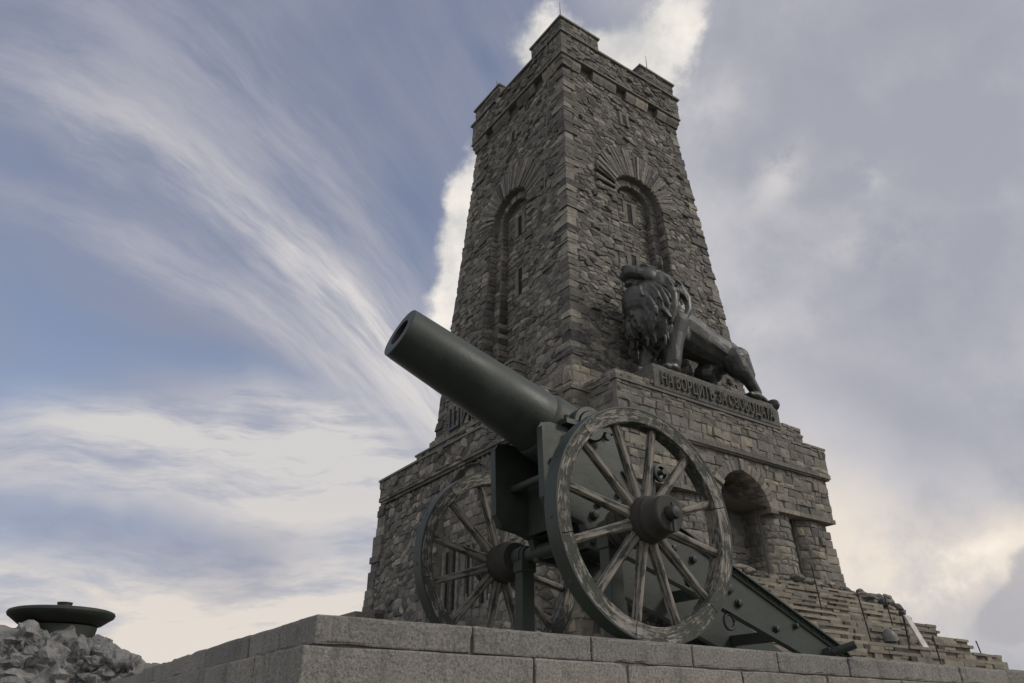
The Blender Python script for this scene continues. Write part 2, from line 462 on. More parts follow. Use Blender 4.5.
# ------------------------------------------------------------------ mesh helpers
class MB:
    """collects vertices and faces for ONE mesh object"""

    def __init__(self):
        self.v, self.f, self.mi = [], [], []

    def add(self, vs, fs, mi=0):
        o = len(self.v)
        self.v.extend([tuple(p) for p in vs])
        for f in fs:
            self.f.append([i + o for i in f])
            self.mi.append(mi)

    def box(self, x0, x1, y0, y1, z0, z1, mi=0, fn=None):
        vs = [(x, y, z) for z in (z0, z1) for y in (y0, y1) for x in (x0, x1)]
        if fn: vs = [fn(*p) for p in vs]
        self.add(vs, [(0, 2, 3, 1), (4, 5, 7, 6), (0, 1, 5, 4), (2, 6, 7, 3), (0, 4, 6, 2), (1, 3, 7, 5)], mi)

    def quad(self, a, b, c, d, mi=0):
        self.add([a, b, c, d], [(0, 1, 2, 3)], mi)

    def tube(self, pts, radii, seg=12, caps=True, mi=0):
        pts = [Vector(p) for p in pts]
        if not isinstance(radii, (list, tuple)): radii = [radii] * len(pts)
        vs, fs = [], []
        t0 = (pts[1] - pts[0]).normalized()
        up = Vector((0, 0, 1)) if abs(t0.z) < 0.9 else Vector((1, 0, 0))
        n = t0.cross(up).normalized()
        for i, p in enumerate(pts):
            t = (pts[min(i + 1, len(pts) - 1)] - pts[max(i - 1, 0)]).normalized()
            n = (n - t * n.dot(t)).normalized()
            bnm = t.cross(n)
            for k in range(seg):
                a = 2 * math.pi * k / seg
                vs.append(p + (n * math.cos(a) + bnm * math.sin(a)) * radii[i])
        for i in range(len(pts) - 1):
            for k in range(seg):
                k2 = (k + 1) % seg
                fs.append((i * seg + k, i * seg + k2, (i + 1) * seg + k2, (i + 1) * seg + k))
        if caps:
            fs.append(tuple(range(seg))[::-1])
            fs.append(tuple((len(pts) - 1) * seg + k for k in range(seg)))
        self.add(vs, fs, mi)

    def lathe(self, prof, origin, axis, seg=32, mi=0):
        """prof: (t along axis, radius) pairs"""
        axis = Vector(axis).normalized()
        up = Vector((0, 0, 1)) if abs(axis.z) < 0.9 else Vector((1, 0, 0))
        n = axis.cross(up).normalized()
        bn = axis.cross(n)
        o = Vector(origin)
        vs, fs = [], []
        for t, r in prof:
            for k in range(seg):
                a = 2 * math.pi * k / seg
                vs.append(o + axis * t + (n * math.cos(a) + bn * math.sin(a)) * r)
        for i in range(len(prof) - 1):
            for k in range(seg):
                k2 = (k + 1) % seg
                fs.append((i * seg + k, i * seg + k2, (i + 1) * seg + k2, (i + 1) * seg + k))
        self.add(vs, fs, mi)

    def prism(self, poly, y0, y1, fn, mi=0):
        """poly of (a, b) extruded from depth y0 to y1, fn(a, b, d) -> point"""
        n = len(poly)
        vs = [fn(a, b, y0) for a, b in poly] + [fn(a, b, y1) for a, b in poly]
        fs = [tuple(range(n)), tuple(range(2 * n - 1, n - 1, -1))]
        for i in range(n):
            j = (i + 1) % n
            fs.append((i, i + n, j + n, j))
        self.add(vs, fs, mi)

    def build(self, name, mats, parent=None, off=(0, 0, 0), smooth=False, bevel=0.0, autosmooth=None):
        me = bpy.data.meshes.new(name)
        ox, oy, oz = off
        me.from_pydata([(x - ox, y - oy, z - oz) for x, y, z in self.v], [], self.f)
        if not isinstance(mats, (list, tuple)): mats = [mats]
        for m in mats: me.materials.append(m)
        me.polygons.foreach_set('material_index', self.mi)
        if smooth:
            me.polygons.foreach_set('use_smooth', [True] * len(self.f))
        me.update()
        o = bpy.data.objects.new(name, me)
        COL.objects.link(o)
        if bevel > 0:
            bm = bmesh.new(); bm.from_mesh(me)
            bmesh.ops.recalc_face_normals(bm, faces=bm.faces)
            es = [e for e in bm.edges if len(e.link_faces) == 2 and e.calc_face_angle(0) > 0.6]
            bmesh.ops.bevel(bm, geom=es, offset=bevel, segments=2, profile=0.5, affect='EDGES', clamp_overlap=True)
            bm.to_mesh(me); bm.free()
        if smooth and autosmooth:
            bm = bmesh.new(); bm.from_mesh(me)
            bmesh.ops.recalc_face_normals(bm, faces=bm.faces)
            for e in bm.edges:
                e.smooth = not (len(e.link_faces) == 2 and e.calc_face_angle(0) > R(autosmooth))
            bm.to_mesh(me); bm.free()
        if parent: o.parent = parent
        return o


def empty(name, loc=(0, 0, 0), rz=0.0, label=None, cat=None, group=None):
    o = bpy.data.objects.new(name, None)
    o.empty_display_size = 0.3
    COL.objects.link(o)
    o.location = loc
    o.rotation_euler = (0, 0, rz)
    tag(o, label, cat, group)
    return o


def tag(o, label=None, cat=None, group=None, kind=None):
    if label: o['label'] = label
    if cat: o['category'] = cat
    if group: o['group'] = group
    if kind: o['kind'] = kind
    return o


# ---------------------------------------------------------------- masonry
def clip(poly, nx, ny, c):
    out = []
    n = len(poly)
    for i in range(n):
        p, q = poly[i], poly[(i + 1) % n]
        dp = nx * p[0] + ny * p[1] - c
        dq = nx * q[0] + ny * q[1] - c
        if dp <= 0: out.append(p)
        if (dp < 0 < dq) or (dq < 0 < dp):
            t = dp / (dp - dq)
            out.append((p[0] + (q[0] - p[0]) * t, p[1] + (q[1] - p[1]) * t))
    return out


def cells(a0, a1, b0, b1, w, h, jit=0.42, rs=None, var=0.35):
    """irregular stone outlines (Voronoi cells of a jittered course layout)"""
    rs = rs or rnd
    seeds = []
    b = b0 - h
    row = 0
    while b < b1 + h:
        hh = h * rs.uniform(1 - var, 1 + var)
        a = a0 - w * (1 + rs.random())
        while a < a1 + w:
            ww = w * rs.uniform(1 - var * 1.2, 1 + var * 1.2)
            seeds.append((a + ww * rs.uniform(-jit, jit), b + hh * rs.uniform(-jit, jit)))
            a += ww
        b += hh
        row += 1
    k = h / w  # metric that keeps the stones elongated
    sc = [(a * k, b) for a, b in seeds]
    G_ = {}
    cs = h * 1.5
    for i, (x, y) in enumerate(sc):
        G_.setdefault((int(x // cs), int(y // cs)), []).append(i)
    out = []
    for i, (x, y) in enumerate(sc):
        Rr = h * 1.8
        poly = [(x - Rr, y - Rr), (x + Rr, y - Rr), (x + Rr, y + Rr), (x - Rr, y + Rr)]
        gx, gy = int(x // cs), int(y // cs)
        nb = []
        for dx in (-2, -1, 0, 1, 2):
            for dy in (-2, -1, 0, 1, 2):
                nb += G_.get((gx + dx, gy + dy), [])
        for j in nb:
            if j == i: continue
            nx, ny = sc[j][0] - x, sc[j][1] - y
            poly = clip(poly, nx, ny, (sc[j][0] ** 2 + sc[j][1] ** 2 - x * x - y * y) / 2)
            if len(poly) < 3: break
        if len(poly) >= 3:
            out.append([(px / k, py) for px, py in poly])
    return out


def courses(a0, a1, b0, b1, w, h, rs=None, var=0.3):
    rs = rs or rnd
    out = []
    b = b0
    while b < b1 - h * 0.25:
        hh = min(h * rs.uniform(1 - var, 1 + var), b1 - b)
        if b1 - b - hh < h * 0.35: hh = b1 - b
        a = a0
        first = rs.uniform(0.4, 1.0)
        while a < a1 - 0.02:
            ww = w * rs.uniform(1 - var, 1 + 1.6 * var) * first
            first = 1.0
            ww = min(ww, a1 - a)
            if a1 - a - ww < w * 0.3: ww = a1 - a
            j = lambda s: rs.uniform(-s, s)
            s = 0.08 * h
            out.append([(a + j(s), b + j(s)), (a + ww + j(s), b + j(s)), (a + ww + j(s), b + hh + j(s)), (a + j(s), b + hh + j(s))])
            a += ww
        b += hh
    return out


def stone(mb, poly, fn, dlo, dhi, gap=0.025, bev=0.05, mi=0, rs=None, base=-0.03, rough=0.35):
    rs = rs or rnd
    n = len(poly)
    ca = sum(p[0] for p in poly) / n
    cb = sum(p[1] for p in poly) / n
    size = sum(math.hypot(p[0] - ca, p[1] - cb) for p in poly) / n
    if size < 0.05: return
    s1 = max(0.5, 1 - gap / size)
    s2 = max(0.35, s1 - bev / size)
    d = rs.uniform(dlo, dhi)
    if dhi > 0.0645:
        q_ = rs.random()
        d = -0.035 if q_ < 0.035 else (d + rs.uniform(.05, .12) if q_ > 0.95 else d)
    ta, tb = rs.uniform(-1, 1) * rough * 0.25, rs.uniform(-1, 1) * rough * 0.25
    ring0 = [(ca + (p[0] - ca) * s1, cb + (p[1] - cb) * s1) for p in poly]
    ring2 = [(ca + (p[0] - ca) * s2 * rs.uniform(0.93, 1.03), cb + (p[1] - cb) * s2 * rs.uniform(0.93, 1.03)) for p in poly]
    vs = [fn(a, b, base) for a, b in ring0]
    vs += [fn(a, b, d * 0.5) for a, b in ring0]
    vs += [fn(a, b, d + (a - ca) * ta + (b - cb) * tb + rs.uniform(-1, 1) * rough * 0.05) for a, b in ring2]
    vs.append(fn(ca, cb, d + rs.uniform(0.0, 0.04)))
    fs = []
    for i in range(n):
        j = (i + 1) % n
        fs.append((i, j, n + j, n + i))
        fs.append((n + i, n + j, 2 * n + j, 2 * n + i))
        fs.append((2 * n + i, 2 * n + j, 3 * n))
    mb.add(vs, fs, mi)


def rubble(mb, fn, edges, b0, b1, w, h, dlo=0.0, dhi=0.13, skip=None, irregular=True, mi=0, gap=0.02, bev=0.05, rs=None, jit=0.42, var=0.35, tilt=0.35):
    """stones over the face between edges(b) -> (a_left, a_right)"""
    l0, r0 = edges(b0); l1, r1 = edges(b1)
    a0, a1 = min(l0, l1), max(r0, r1)
    cs = cells(a0, a1, b0, b1, w, h, jit, rs, var) if irregular else courses(a0, a1, b0, b1, w, h, rs, var)
    for poly in cs:
        poly = clip(poly, 0, -1, -b0)
        poly = clip(poly, 0, 1, b1) if len(poly) > 2 else poly
        if len(poly) > 2:  # left edge line
            nx, ny = -(b1 - b0), (l1 - l0)
            poly = clip(poly, nx, ny, nx * l0 + ny * b0)
        if len(poly) > 2:
            nx, ny = (b1 - b0), -(r1 - r0)
            poly = clip(poly, nx, ny, nx * r0 + ny * b0)
        if len(poly) < 3: continue
        ca = sum(p[0] for p in poly) / len(poly)
        cb = sum(p[1] for p in poly) / len(poly)
        if skip and skip(ca, cb, poly): continue
        stone(mb, poly, fn, dlo, dhi, gap, bev, mi, rs, rough=tilt)


# ================================================================= SETTING
TY = R(34.96)                      # the monument's turn
TC = Vector((3.8635, 35.6128, 0))
ZB = 0.445
PY = R(34.0)                       # turn of the parapet and the gun
PA = Vector((-0.796, 3.217, 0))    # near corner of the parapet coping

mb = MB()
N = 60
for i in range(N):
    for j in range(N):
        def gp(i, j):
            x = math.copysign(abs((i - N / 2) / (N / 2)) ** 3 * 3000, i - N / 2)
            y = math.copysign(abs((j - N / 2) / (N / 2)) ** 3 * 3000, j - N / 2)
            d = math.hypot(x, y)
            fall = -max(0, d - 60) * 0.12
            return (x, y, -1.65 + max(fall, -150) + (mnoise.noise(Vector((x * .2, y * .2, 0))) * 0.06 if d > 4 else 0))
        mb.quad(gp(i, j), gp(i + 1, j), gp(i + 1, j + 1), gp(i, j + 1))
tag(mb.build('ground', M['grass'], smooth=True), kind='structure')


def PF(u, v, z):  # parapet frame -> world
    return (PA.x + math.cos(PY) * u - math.sin(PY) * v, PA.y + math.sin(PY) * u + math.cos(PY) * v, z)


mb = MB()
mb.box(0.12, 60, 0.12, 60, -1.7, ZB, fn=PF)
tag(mb.build('terrace', M['paving']), kind='structure')

# ================================================================= PARAPET WALL
def rough_blocks(o, cuts=10, amp=0.004, chip=0.014):
    """worn, slightly uneven faces and chipped arrises on dressed granite blocks"""
    me = o.data
    bm = bmesh.new(); bm.from_mesh(me)
    bmesh.ops.recalc_face_normals(bm, faces=bm.faces)
    long_ = [e for e in bm.edges if e.calc_length() > 0.06]
    for e in bm.edges: e.tag = False
    bmesh.ops.subdivide_edges(bm, edges=long_, cuts=cuts, use_grid_fill=True)
    bm.normal_update()
    for v in bm.verts:
        n = v.normal.copy()
        sharp = max((e.calc_face_angle(0) for e in v.link_edges if len(e.link_faces) == 2), default=0)
        p = v.co
        d = amp * mnoise.noise(p * 5.0)
        if sharp > 0.2:
            k = mnoise.noise(p * 9.0 + Vector((3, 7, 1))) + 0.5 * mnoise.noise(p * 31.0)
            d -= chip * max(0.0, k)
        v.co = p + n * d
    bm.to_mesh(me); bm.free()


par = empty('parapet_wall', PF(0, 0, -1.65), PY, 'low wall of grey granite blocks with coping stones in the foreground', 'wall')
pof = (0, 0, -1.65)
us = [0.0, 0.742, 1.437, 2.15, 2.865, 3.557, 4.257, 4.906, 5.6, 6.3, 7.0, 7.7, 8.4, 9.1, 9.8]
G2 = 0.004
for i in range(len(us) - 1):
    mb = MB()
    dz = rnd.uniform(-0.003, 0.003); dv = rnd.uniform(-0.006, 0.006)
    mb.box(us[i] + (G2 if i else 0), us[i + 1] - G2, dv, 0.44, 0.3135, 0.430 + dz)
    rough_blocks(mb.build('coping_stone', M['granite'], par, pof, bevel=0.008))
vsj = [0.4405, 0.896, 1.72, 2.55, 3.40]
for i in range(len(vsj) - 1):
    mb = MB()
    dz = rnd.uniform(-0.003, 0.003)
    mb.box(rnd.uniform(-0.006, 0.006), 0.44, vsj[i] + G2, vsj[i + 1] - (G2 if i < 3 else 0), 0.3132, 0.430 + dz)
    rough_blocks(mb.build('coping_stone', M['granite'], par, pof, bevel=0.008))
zc = [0.311, -0.09, -0.5, -0.92, -1.34, -1.70]
rows = [[1.08, 1.662, 2.523, 3.3, 4.1, 4.9, 5.8, 6.7, 7.6, 8.7, 9.8], [0.6, 1.5, 2.4, 3.4, 4.4, 5.4, 6.4, 7.5, 8.6, 9.8]]
mbw = MB()
for k in range(5):
    z1, z0 = zc[k], zc[k + 1] + 0.008
    xs = [-0.045] + rows[k % 2]
    for i in range(len(xs) - 1):
        mbw.box(xs[i] + (G2 if i else 0), xs[i + 1] - G2, -0.012 + rnd.uniform(-.004, .004), 0.40, z0, z1)
    ys = [0.41] + ([0.62, 1.5, 2.4, 3.4] if k % 2 == 0 else [1.1, 1.9, 2.7, 3.4])
    for i in range(len(ys) - 1):
        mbw.box(-0.045 + rnd.uniform(-.004, .004), 0.38, ys[i] + G2, ys[i + 1] - G2, z0, z1)
rough_blocks(mbw.build('wall_course', M['granite'], par, pof, bevel=0.009), cuts=6)
mbw = MB()
mbw.box(0.010, 9.75, 0.012, 0.43, -1.7, 0.418)
mbw.box(0.0105, 0.42, 0.44, 3.38, -1.7, 0.4175)
mbw.box(-0.030, 9.7, 0.002, 0.38, -1.7, 0.2985)
mbw.box(-0.0302, 0.36, 0.385, 3.38, -1.7, 0.298)
mbw.build('joint_mortar', M['joint'], par, pof)

# ================================================================= MONUMENT
mon = empty('stone_monument', (TC.x, TC.y, ZB), TY, 'tall tapering rubble stone tower on a stepped base, arched niches and corner merlons', 'monument')
mof = (0, 0, ZB)


def hh(z): return 4.31 + 0.0683 * (32.6 - z)


FACES = {'R': lambda a, d, z: (a, -d, z), 'L': lambda a, d, z: (-d, -a, z),
         'B': lambda a, d, z: (-a, d, z), 'F': lambda a, d, z: (d, a, z)}


def face_fn(k, half):
    F = FACES[k]
    return lambda a, b, d: F(a, half(b) + d, b)


Z0, Z1 = 11.3, 32.6
RO, RI, BACK = 1.70, 1.24, 4.14      # niche radii and the plane of the niche back
ZC = 24.75
sm = MB()
QUOIN = 0.55


def fan_out(th): return 2.95 + 0.65 * max(0, math.sin(th)) ** 1.5


for k in 'RLBF':
    fn = face_fn(k, hh)
    F = FACES[k]
    niche = k in 'RL'
    zb = 12.3 if k == 'R' else 13.0
    edges = lambda b: (-hh(b), hh(b))
    if niche:
        def mid(b): return (hh(b) + BACK) / 2
        # polylines of the two arch orders
        def line(r):
            pts = [(-r, zb)] + [(-r, zb + (ZC - zb) * t / 8) for t in range(1, 8)]
            pts += [(-r * math.cos(t), ZC + r * math.sin(t)) for t in [math.pi * q / 24 for q in range(25)]]
            pts += [(r, zb + (ZC - zb) * t / 8) for t in range(7, 0, -1)] + [(r, zb)]
            return pts
        po, pi_ = line(RO), line(RI)
        n = len(po)
        half = n // 2
        left = po[:half + 1]
        # backing wall with the opening
        sm.quad(F(-hh(Z0), hh(Z0), Z0), F(hh(Z0), hh(Z0), Z0), F(hh(zb), hh(zb), zb), F(-hh(zb), hh(zb), zb), 1)
        for i in range(half):
            (xa, za), (xb, z2) = left[i], left[i + 1]
            for s in (-1, 1):
                sm.quad(F(s * hh(za), hh(za), za), F(-s * xa, hh(za), za), F(-s * xb, hh(z2), z2), F(s * hh(z2), hh(z2), z2), 1)
        zt = ZC + RO
        sm.quad(F(-hh(zt), hh(zt), zt), F(hh(zt), hh(zt), zt), F(hh(Z1), hh(Z1), Z1), F(-hh(Z1), hh(Z1), Z1), 1)
        for i in range(n - 1):
            (xa, za), (xb, z2) = po[i], po[i + 1]
            sm.quad(F(xa, hh(za), za), F(xb, hh(z2), z2), F(xb, mid(z2), z2), F(xa, mid(za), za), 1)
            (ya, wa), (yb, wb) = pi_[i], pi_[i + 1]
            sm.quad(F(xa, mid(za), za), F(xb, mid(z2), z2), F(yb, mid(wb), wb), F(ya, mid(wa), wa), 1)
            sm.quad(F(ya, mid(wa), wa), F(yb, mid(wb), wb), F(yb, BACK, wb), F(ya, BACK, wa), 1)
        for i in range(half):
            (xa, za), (xb, z2) = pi_[i], pi_[i + 1]
            sm.quad(F(xa, BACK, za), F(-xa, BACK, za), F(-xb, BACK, z2), F(xb, BACK, z2), 1)
        def in_niche(a, b, poly):
            if b < zb: return False
            if b < ZC: return abs(a) < RO + 0.28 if b > ZC - 99 else False
            th = math.atan2(b - ZC, a)
            return math.hypot(a, b - ZC) < fan_out(th) + 0.10
        rubble(sm, fn, lambda b: (-hh(b) + QUOIN, hh(b) - QUOIN), Z0, Z1, 0.39, 0.245, 0.0, 0.065, skip=in_niche, bev=.03, gap=.012, jit=.33, var=.6, tilt=.26)
        # jamb stones beside the opening
        for s in (-1, 1):
            b = zb
            while b < ZC - 0.05:
                h_ = min(rnd.uniform(0.25, 0.48), ZC - b)
                w_ = rnd.uniform(0.28, 0.62)
                x0, x1 = sorted((s * (RO - 0.015), s * (RO + w_)))
                stone(sm, [(x0, b), (x1, b), (x1, b + h_), (x0, b + h_)], fn, 0.05, 0.12, 0.012, 0.03)
                # reveal stone
                m0 = lambda a, bb, d: F(s * (RO - d), hh(bb) - a, bb)
                dep = hh(b) - mid(b)
                stone(sm, [(0.0, b), (dep, b), (dep, b + h_), (0.0, b + h_)], m0, 0.02, 0.05, 0.012, 0.03)
                m1 = lambda a, bb, d: F(s * (RI - d), mid(bb) - a, bb)
                dep = mid(b) - BACK
                stone(sm, [(0.0, b), (dep, b), (dep, b + h_), (0.0, b + h_)], m1, 0.02, 0.05, 0.012, 0.03)
                m2 = lambda a, bb, d: F(a, mid(bb) + d, bb)
                x0, x1 = sorted((s * (RI + 0.01), s * (RO - 0.04)))
                stone(sm, [(x0, b), (x1, b), (x1, b + h_), (x0, b + h_)], m2, 0.01, 0.04, 0.012, 0.03)
                b += h_
        # fan of thin radial stones
        nv = 60
        for q in range(nv):
            t0 = -0.12 + (math.pi + 0.24) * q / nv
            t1 = -0.12 + (math.pi + 0.24) * (q + 1) / nv
            r0 = RO - 0.01
            brk = rnd.uniform(0.45, 0.8)
            ra, rb = fan_out(t0), fan_out(t1)
            segs = [(r0, ra * 1.0, rb * 1.0)] if q % 5 else [(r0, r0 + (ra - r0) * brk, r0 + (rb - r0) * brk), (r0 + (ra - r0) * brk, ra, rb)]
            for (rr0, rra, rrb) in segs:
                poly = [(rr0 * math.cos(t0), ZC + rr0 * math.sin(t0)), (rra * math.cos(t0), ZC + rra * math.sin(t0)),
                        (rrb * math.cos(t1), ZC + rrb * math.sin(t1)), (rr0 * math.cos(t1), ZC + rr0 * math.sin(t1))]
                stone(sm, poly, fn, 0.08, 0.14, 0.018, 0.02, rough=0.08)
        # voussoirs of the inner order
        nv = 22
        for q in range(nv):
            t0, t1 = math.pi * q / nv, math.pi * (q + 1) / nv
            r0, r1 = RI, RO - 0.03
            poly = [(r0 * math.cos(t0), ZC + r0 * math.sin(t0)), (r1 * math.cos(t0), ZC + r1 * math.sin(t0)),
                    (r1 * math.cos(t1), ZC + r1 * math.sin(t1)), (r0 * math.cos(t1), ZC + r0 * math.sin(t1))]
            stone(sm, poly, lambda a, b, d: F(a, mid(b) + d, b), 0.02, 0.05, 0.012, 0.02, rough=0.1)
        # coursed back of the niche, leaving the slit windows free
        wins = [(24.45, 0.62), (21.0, 0.8), (16.1, 0.75)]
        def skipw(a, b, poly):
            if b > ZC and math.hypot(a, b - ZC) > RI - 0.05: return True
            return any(abs(a) < 0.40 and abs(b - zw) < hw + 0.1 for zw, hw in wins)
        rubble(sm, lambda a, b, d: F(a, BACK + d, b), lambda b: (-RI + 0.02, RI - 0.02), zb, ZC + RI, 0.42, 0.2, 0.0, 0.06, skip=skipw, irregular=False, bev=0.025, gap=0.012, var=.5)
    else:
        sm.quad(F(-hh(Z0), hh(Z0), Z0), F(hh(Z0), hh(Z0), Z0), F(hh(Z1), hh(Z1), Z1), F(-hh(Z1), hh(Z1), Z1), 1)
        rubble(sm, fn, lambda b: (-hh(b) + QUOIN, hh(b) - QUOIN), Z0, Z1, 0.8, 0.5, 0.0, 0.15)
# quoins on the four corners
for sx in (-1, 1):
    for sy in (-1, 1):
        z = Z0
        alt = 0
        while z < Z1 - 0.02:
            hq = min(rnd.uniform(0.18, 0.50), Z1 - z)
            la, lb = (rnd.uniform(0.65, 1.2), rnd.uniform(0.5, 0.66)) if alt else (rnd.uniform(0.5, 0.66), rnd.uniform(0.65, 1.2))
            alt ^= 1
            pr = rnd.uniform(0.03, 0.085)
            c = 0.012
            vs_ = []
            for zz_, ins in ((z + c, 0.0), (z + hq - c, 0.0)):
                H = hh(zz_) + pr
                vs_ += [(sx * H, sy * H, zz_), (sx * (H - la), sy * H, zz_), (sx * (H - la), sy * (H - 0.5), zz_), (sx * (H - 0.5), sy * (H - 0.5), zz_), (sx * (H - 0.5), sy * (H - lb), zz_), (sx * H, sy * (H - lb), zz_)]
            vs_ = [(x + rnd.uniform(-.04, .04), y + rnd.uniform(-.04, .04), w + rnd.uniform(-.02, .02)) for x, y, w in vs_]
            sm.add(vs_, [(0, 1, 2, 3, 4, 5), (11, 10, 9, 8, 7, 6)] + [(i, (i + 1) % 6, 6 + (i + 1) % 6, 6 + i) for i in range(6)], 0)
            z += hq
shaft = sm.build('tower_shaft', [M['rubble'], M['mortar']], mon, mof)

# slit windows: black plates painting the unlit depth, and a frame of stones
for k, lst in (('R', [(24.45, 0.62), (21.0, 0.8)]), ('L', [(24.45, 0.62), (20.9, 0.8), (16.1, 0.75)])):
    F = FACES[k]
    for zw, hw in lst:
        w = MB()
        w.prism([(-0.17, zw - hw), (0.17, zw - hw), (0.17, zw + hw), (-0.17, zw + hw)], 0.004, 0.012, lambda a, b, d: F(a, BACK + d, b), 0)
        for x0, x1, y0, y1 in ((-0.46, -0.17, zw - hw, zw + hw), (0.17, 0.46, zw - hw, zw + hw), (-0.46, 0.46, zw + hw, zw + hw + 0.12)):
            w.prism([(x0, y0), (x1, y0), (x1, y1), (x0, y1)], 0.0, 0.05, lambda a, b, d: F(a, BACK + d, b), 1)
        w.build('slit_window', [M['black'], M['mortar']], mon, mof)
for k in 'RL':
    F = FACES[k]
    zw, hw, ac = 30.75, 0.42, -0.12
    w = MB()
    w.prism([(ac - .16, zw - hw), (ac + .16, zw - hw), (ac + .16, zw + hw), (ac - .16, zw + hw)], 0.10, 0.104, lambda a, b, d: F(a, hh(b) + d, b), 0)
    for x0, x1, y0, y1 in ((-.36, -.16, zw - hw, zw + hw), (.16, .36, zw - hw, zw + hw), (-.36, .36, zw + hw, zw + hw + 0.15)):
        w.prism([(ac + x0, y0), (ac + x1, y0), (ac + x1, y1), (ac + x0, y1)], 0.0, 0.115, lambda a, b, d: F(a, hh(b) + d, b), 1)
    w.build('slit_window', [M['black'], M['mortar']], mon, mof)

# corbel band below the parapet
cb = MB()
for k in 'RLBF':
    F = FACES[k]
    zA, zM, zT = 32.6, 32.95, 33.25
    a = -4.55
    slots = [-2.7, -0.15, 2.35]
    x = -4.50
    while x < 4.46:
        wv = rnd.uniform(0.55, 0.95)
        x1 = min(x + wv, 4.50)
        nxt = [s for s in slots if x < s + 0.38 and x1 > s - 0.38]
        if nxt:
            s = nxt[0]
            if x < s - 0.38 - 0.15: x1 = s - 0.38
            else:
                x = s + 0.38
                slots.remove(s)
                continue
        cut = 0.0
        pr = [(4.2, zA), (4.40 + rnd.uniform(0, .05), zA + 0.01), (4.54 + rnd.uniform(0, .04), zM), (4.55, zT - 0.01), (4.2, zT - 0.01)]
        vs_ = [F(x + 0.012, d, z) for d, z in pr] + [F(x1 - 0.012, d, z) for d, z in pr]
        cb.add(vs_, [(0, 1, 2, 3, 4), (9, 8, 7, 6, 5)] + [(i, i + 5, (i + 1) % 5 + 5, (i + 1) % 5) for i in range(5)], 0)
        x = x1
    cb.quad(F(-4.3, 4.31, zA - .05), F(4.3, 4.31, zA - .05), F(4.3, 4.31, zT), F(-4.3, 4.31, zT), 2)  # dark backing paints the shade inside the slots
for sx in (-1, 1):
    for sy in (-1, 1):
        for z0, z1, h_ in ((32.6, 32.93, 4.47), (32.935, 33.24, 4.575)):
            x0, x1 = sorted((sx * 3.9, sx * h_)); y0, y1 = sorted((sy * 3.9, sy * h_))
            cb.box(x0, x1, y0, y1, z0, z1)
cb.box(-4.655, 4.655, -4.655, 4.655, 33.25, 33.36, 0)   # drip course
cb.build('corbel_band', [M['rubble'], M['mortar'], M['shadestone']], mon, mof)

pp = MB()
HP = 4.56
for k in 'RLBF':
    F = FACES[k]
    fn = (lambda F: lambda a, b, d: F(a, HP + d, b))(F)
    pp.quad(F(-HP, HP, 33.36), F(HP, HP, 33.36), F(HP, HP, 34.9), F(-HP, HP, 34.9), 1)
    rubble(pp, fn, lambda b: (-HP + .35, HP - .35), 33.37, 34.9, 0.42, 0.27, 0.0, 0.09, bev=.02, gap=.006, jit=.45, var=.5, tilt=.5)
    # inner side of the parapet
    pp.quad(F(-3.8, 3.8, 33.3), F(3.8, 3.8, 33.3), F(3.8, 3.8, 34.9), F(-3.8, 3.8, 34.9), 1)
pp.quad((-3.8, -3.8, 33.7), (3.8, -3.8, 33.7), (3.8, 3.8, 33.7), (-3.8, 3.8, 33.7), 1)
for sx in (-1, 1):
    for sy in (-1, 1):
        z = 33.365
        alt = 0
        while z < 34.88:
            h_ = min(rnd.uniform(0.28, 0.42), 34.9 - z)
            H = HP + rnd.uniform(0.03, 0.08)
            la, lb = (0.75, 0.42) if alt else (0.42, 0.75)
            alt ^= 1
            x0, x1 = sorted((sx * (H - la), sx * H)); y0, y1 = sorted((sy * (H - lb), sy * H))
            pp.box(x0, x1, y0, y1, z + .01, z + h_ - .01)
            z += h_
pp.build('parapet', [M['rubble'], M['mortar']], mon, mof)
cp = MB()
for k in 'RLBF':
    F = FACES[k]
    fn = (lambda F: lambda a, b, d: F(a, d, b))(F)
    x = -4.72 if k in 'RB' else -3.66
    xe = 4.72 if k in 'RB' else 3.66
    while x < xe - 0.05:
        x1 = min(x + rnd.uniform(1.0, 1.6), xe)
        if xe - x1 < 0.5: x1 = xe
        cp.prism([(x + .008, 34.9), (x1 - .008, 34.9), (x1 - .008, 35.03), (x + .008, 35.03)], 3.68, 4.72, fn, 0)
        x = x1
cp.build('parapet_coping', M['slab'], mon, mof)
for sx in (-1, 1):
    for sy in (-1, 1):
        ml = MB()
        H, L, T = 4.47, 2.78, 0.8
        def arm(x0, x1, y0, y1):
            x0, x1 = sorted((sx * x0, sx * x1)); y0, y1 = sorted((sy * y0, sy * y1))
            return x0, x1, y0, y1
        ml.box(*arm(H - L, H, H - T, H), 35.032, 36.18, 1)
        ml.box(*arm(H - T, H - .003, H - L, H - T), 35.032, 36.18, 1)
        for (f_, a0, a1) in ((lambda a, b, d: (sx * a, sy * (H + d), b), H - L, H), (lambda a, b, d: (sx * (H + d), sy * a, b), H - L, H),
                             (lambda a, b, d: (sx * (H - L - d), sy * a, b), H - T, H), (lambda a, b, d: (sx * a, sy * (H - L - d), b), H - T, H)):
            rubble(ml, f_, lambda b: (a0, a1), 35.04, 36.17, 0.55, 0.3, 0.015, 0.05, irregular=False, bev=0.03, gap=0.012)
        ml.box(*arm(H - L - .08, H + .12, H - T - .1, H + .12), 36.182, 36.31, 2)
        ml.box(*arm(H - T - .1, H + .117, H - L - .08, H - T - .1), 36.182, 36.31, 2)
        ml.build('merlon', [M['rubble'], M['mortar'], M['slab']], mon, mof)
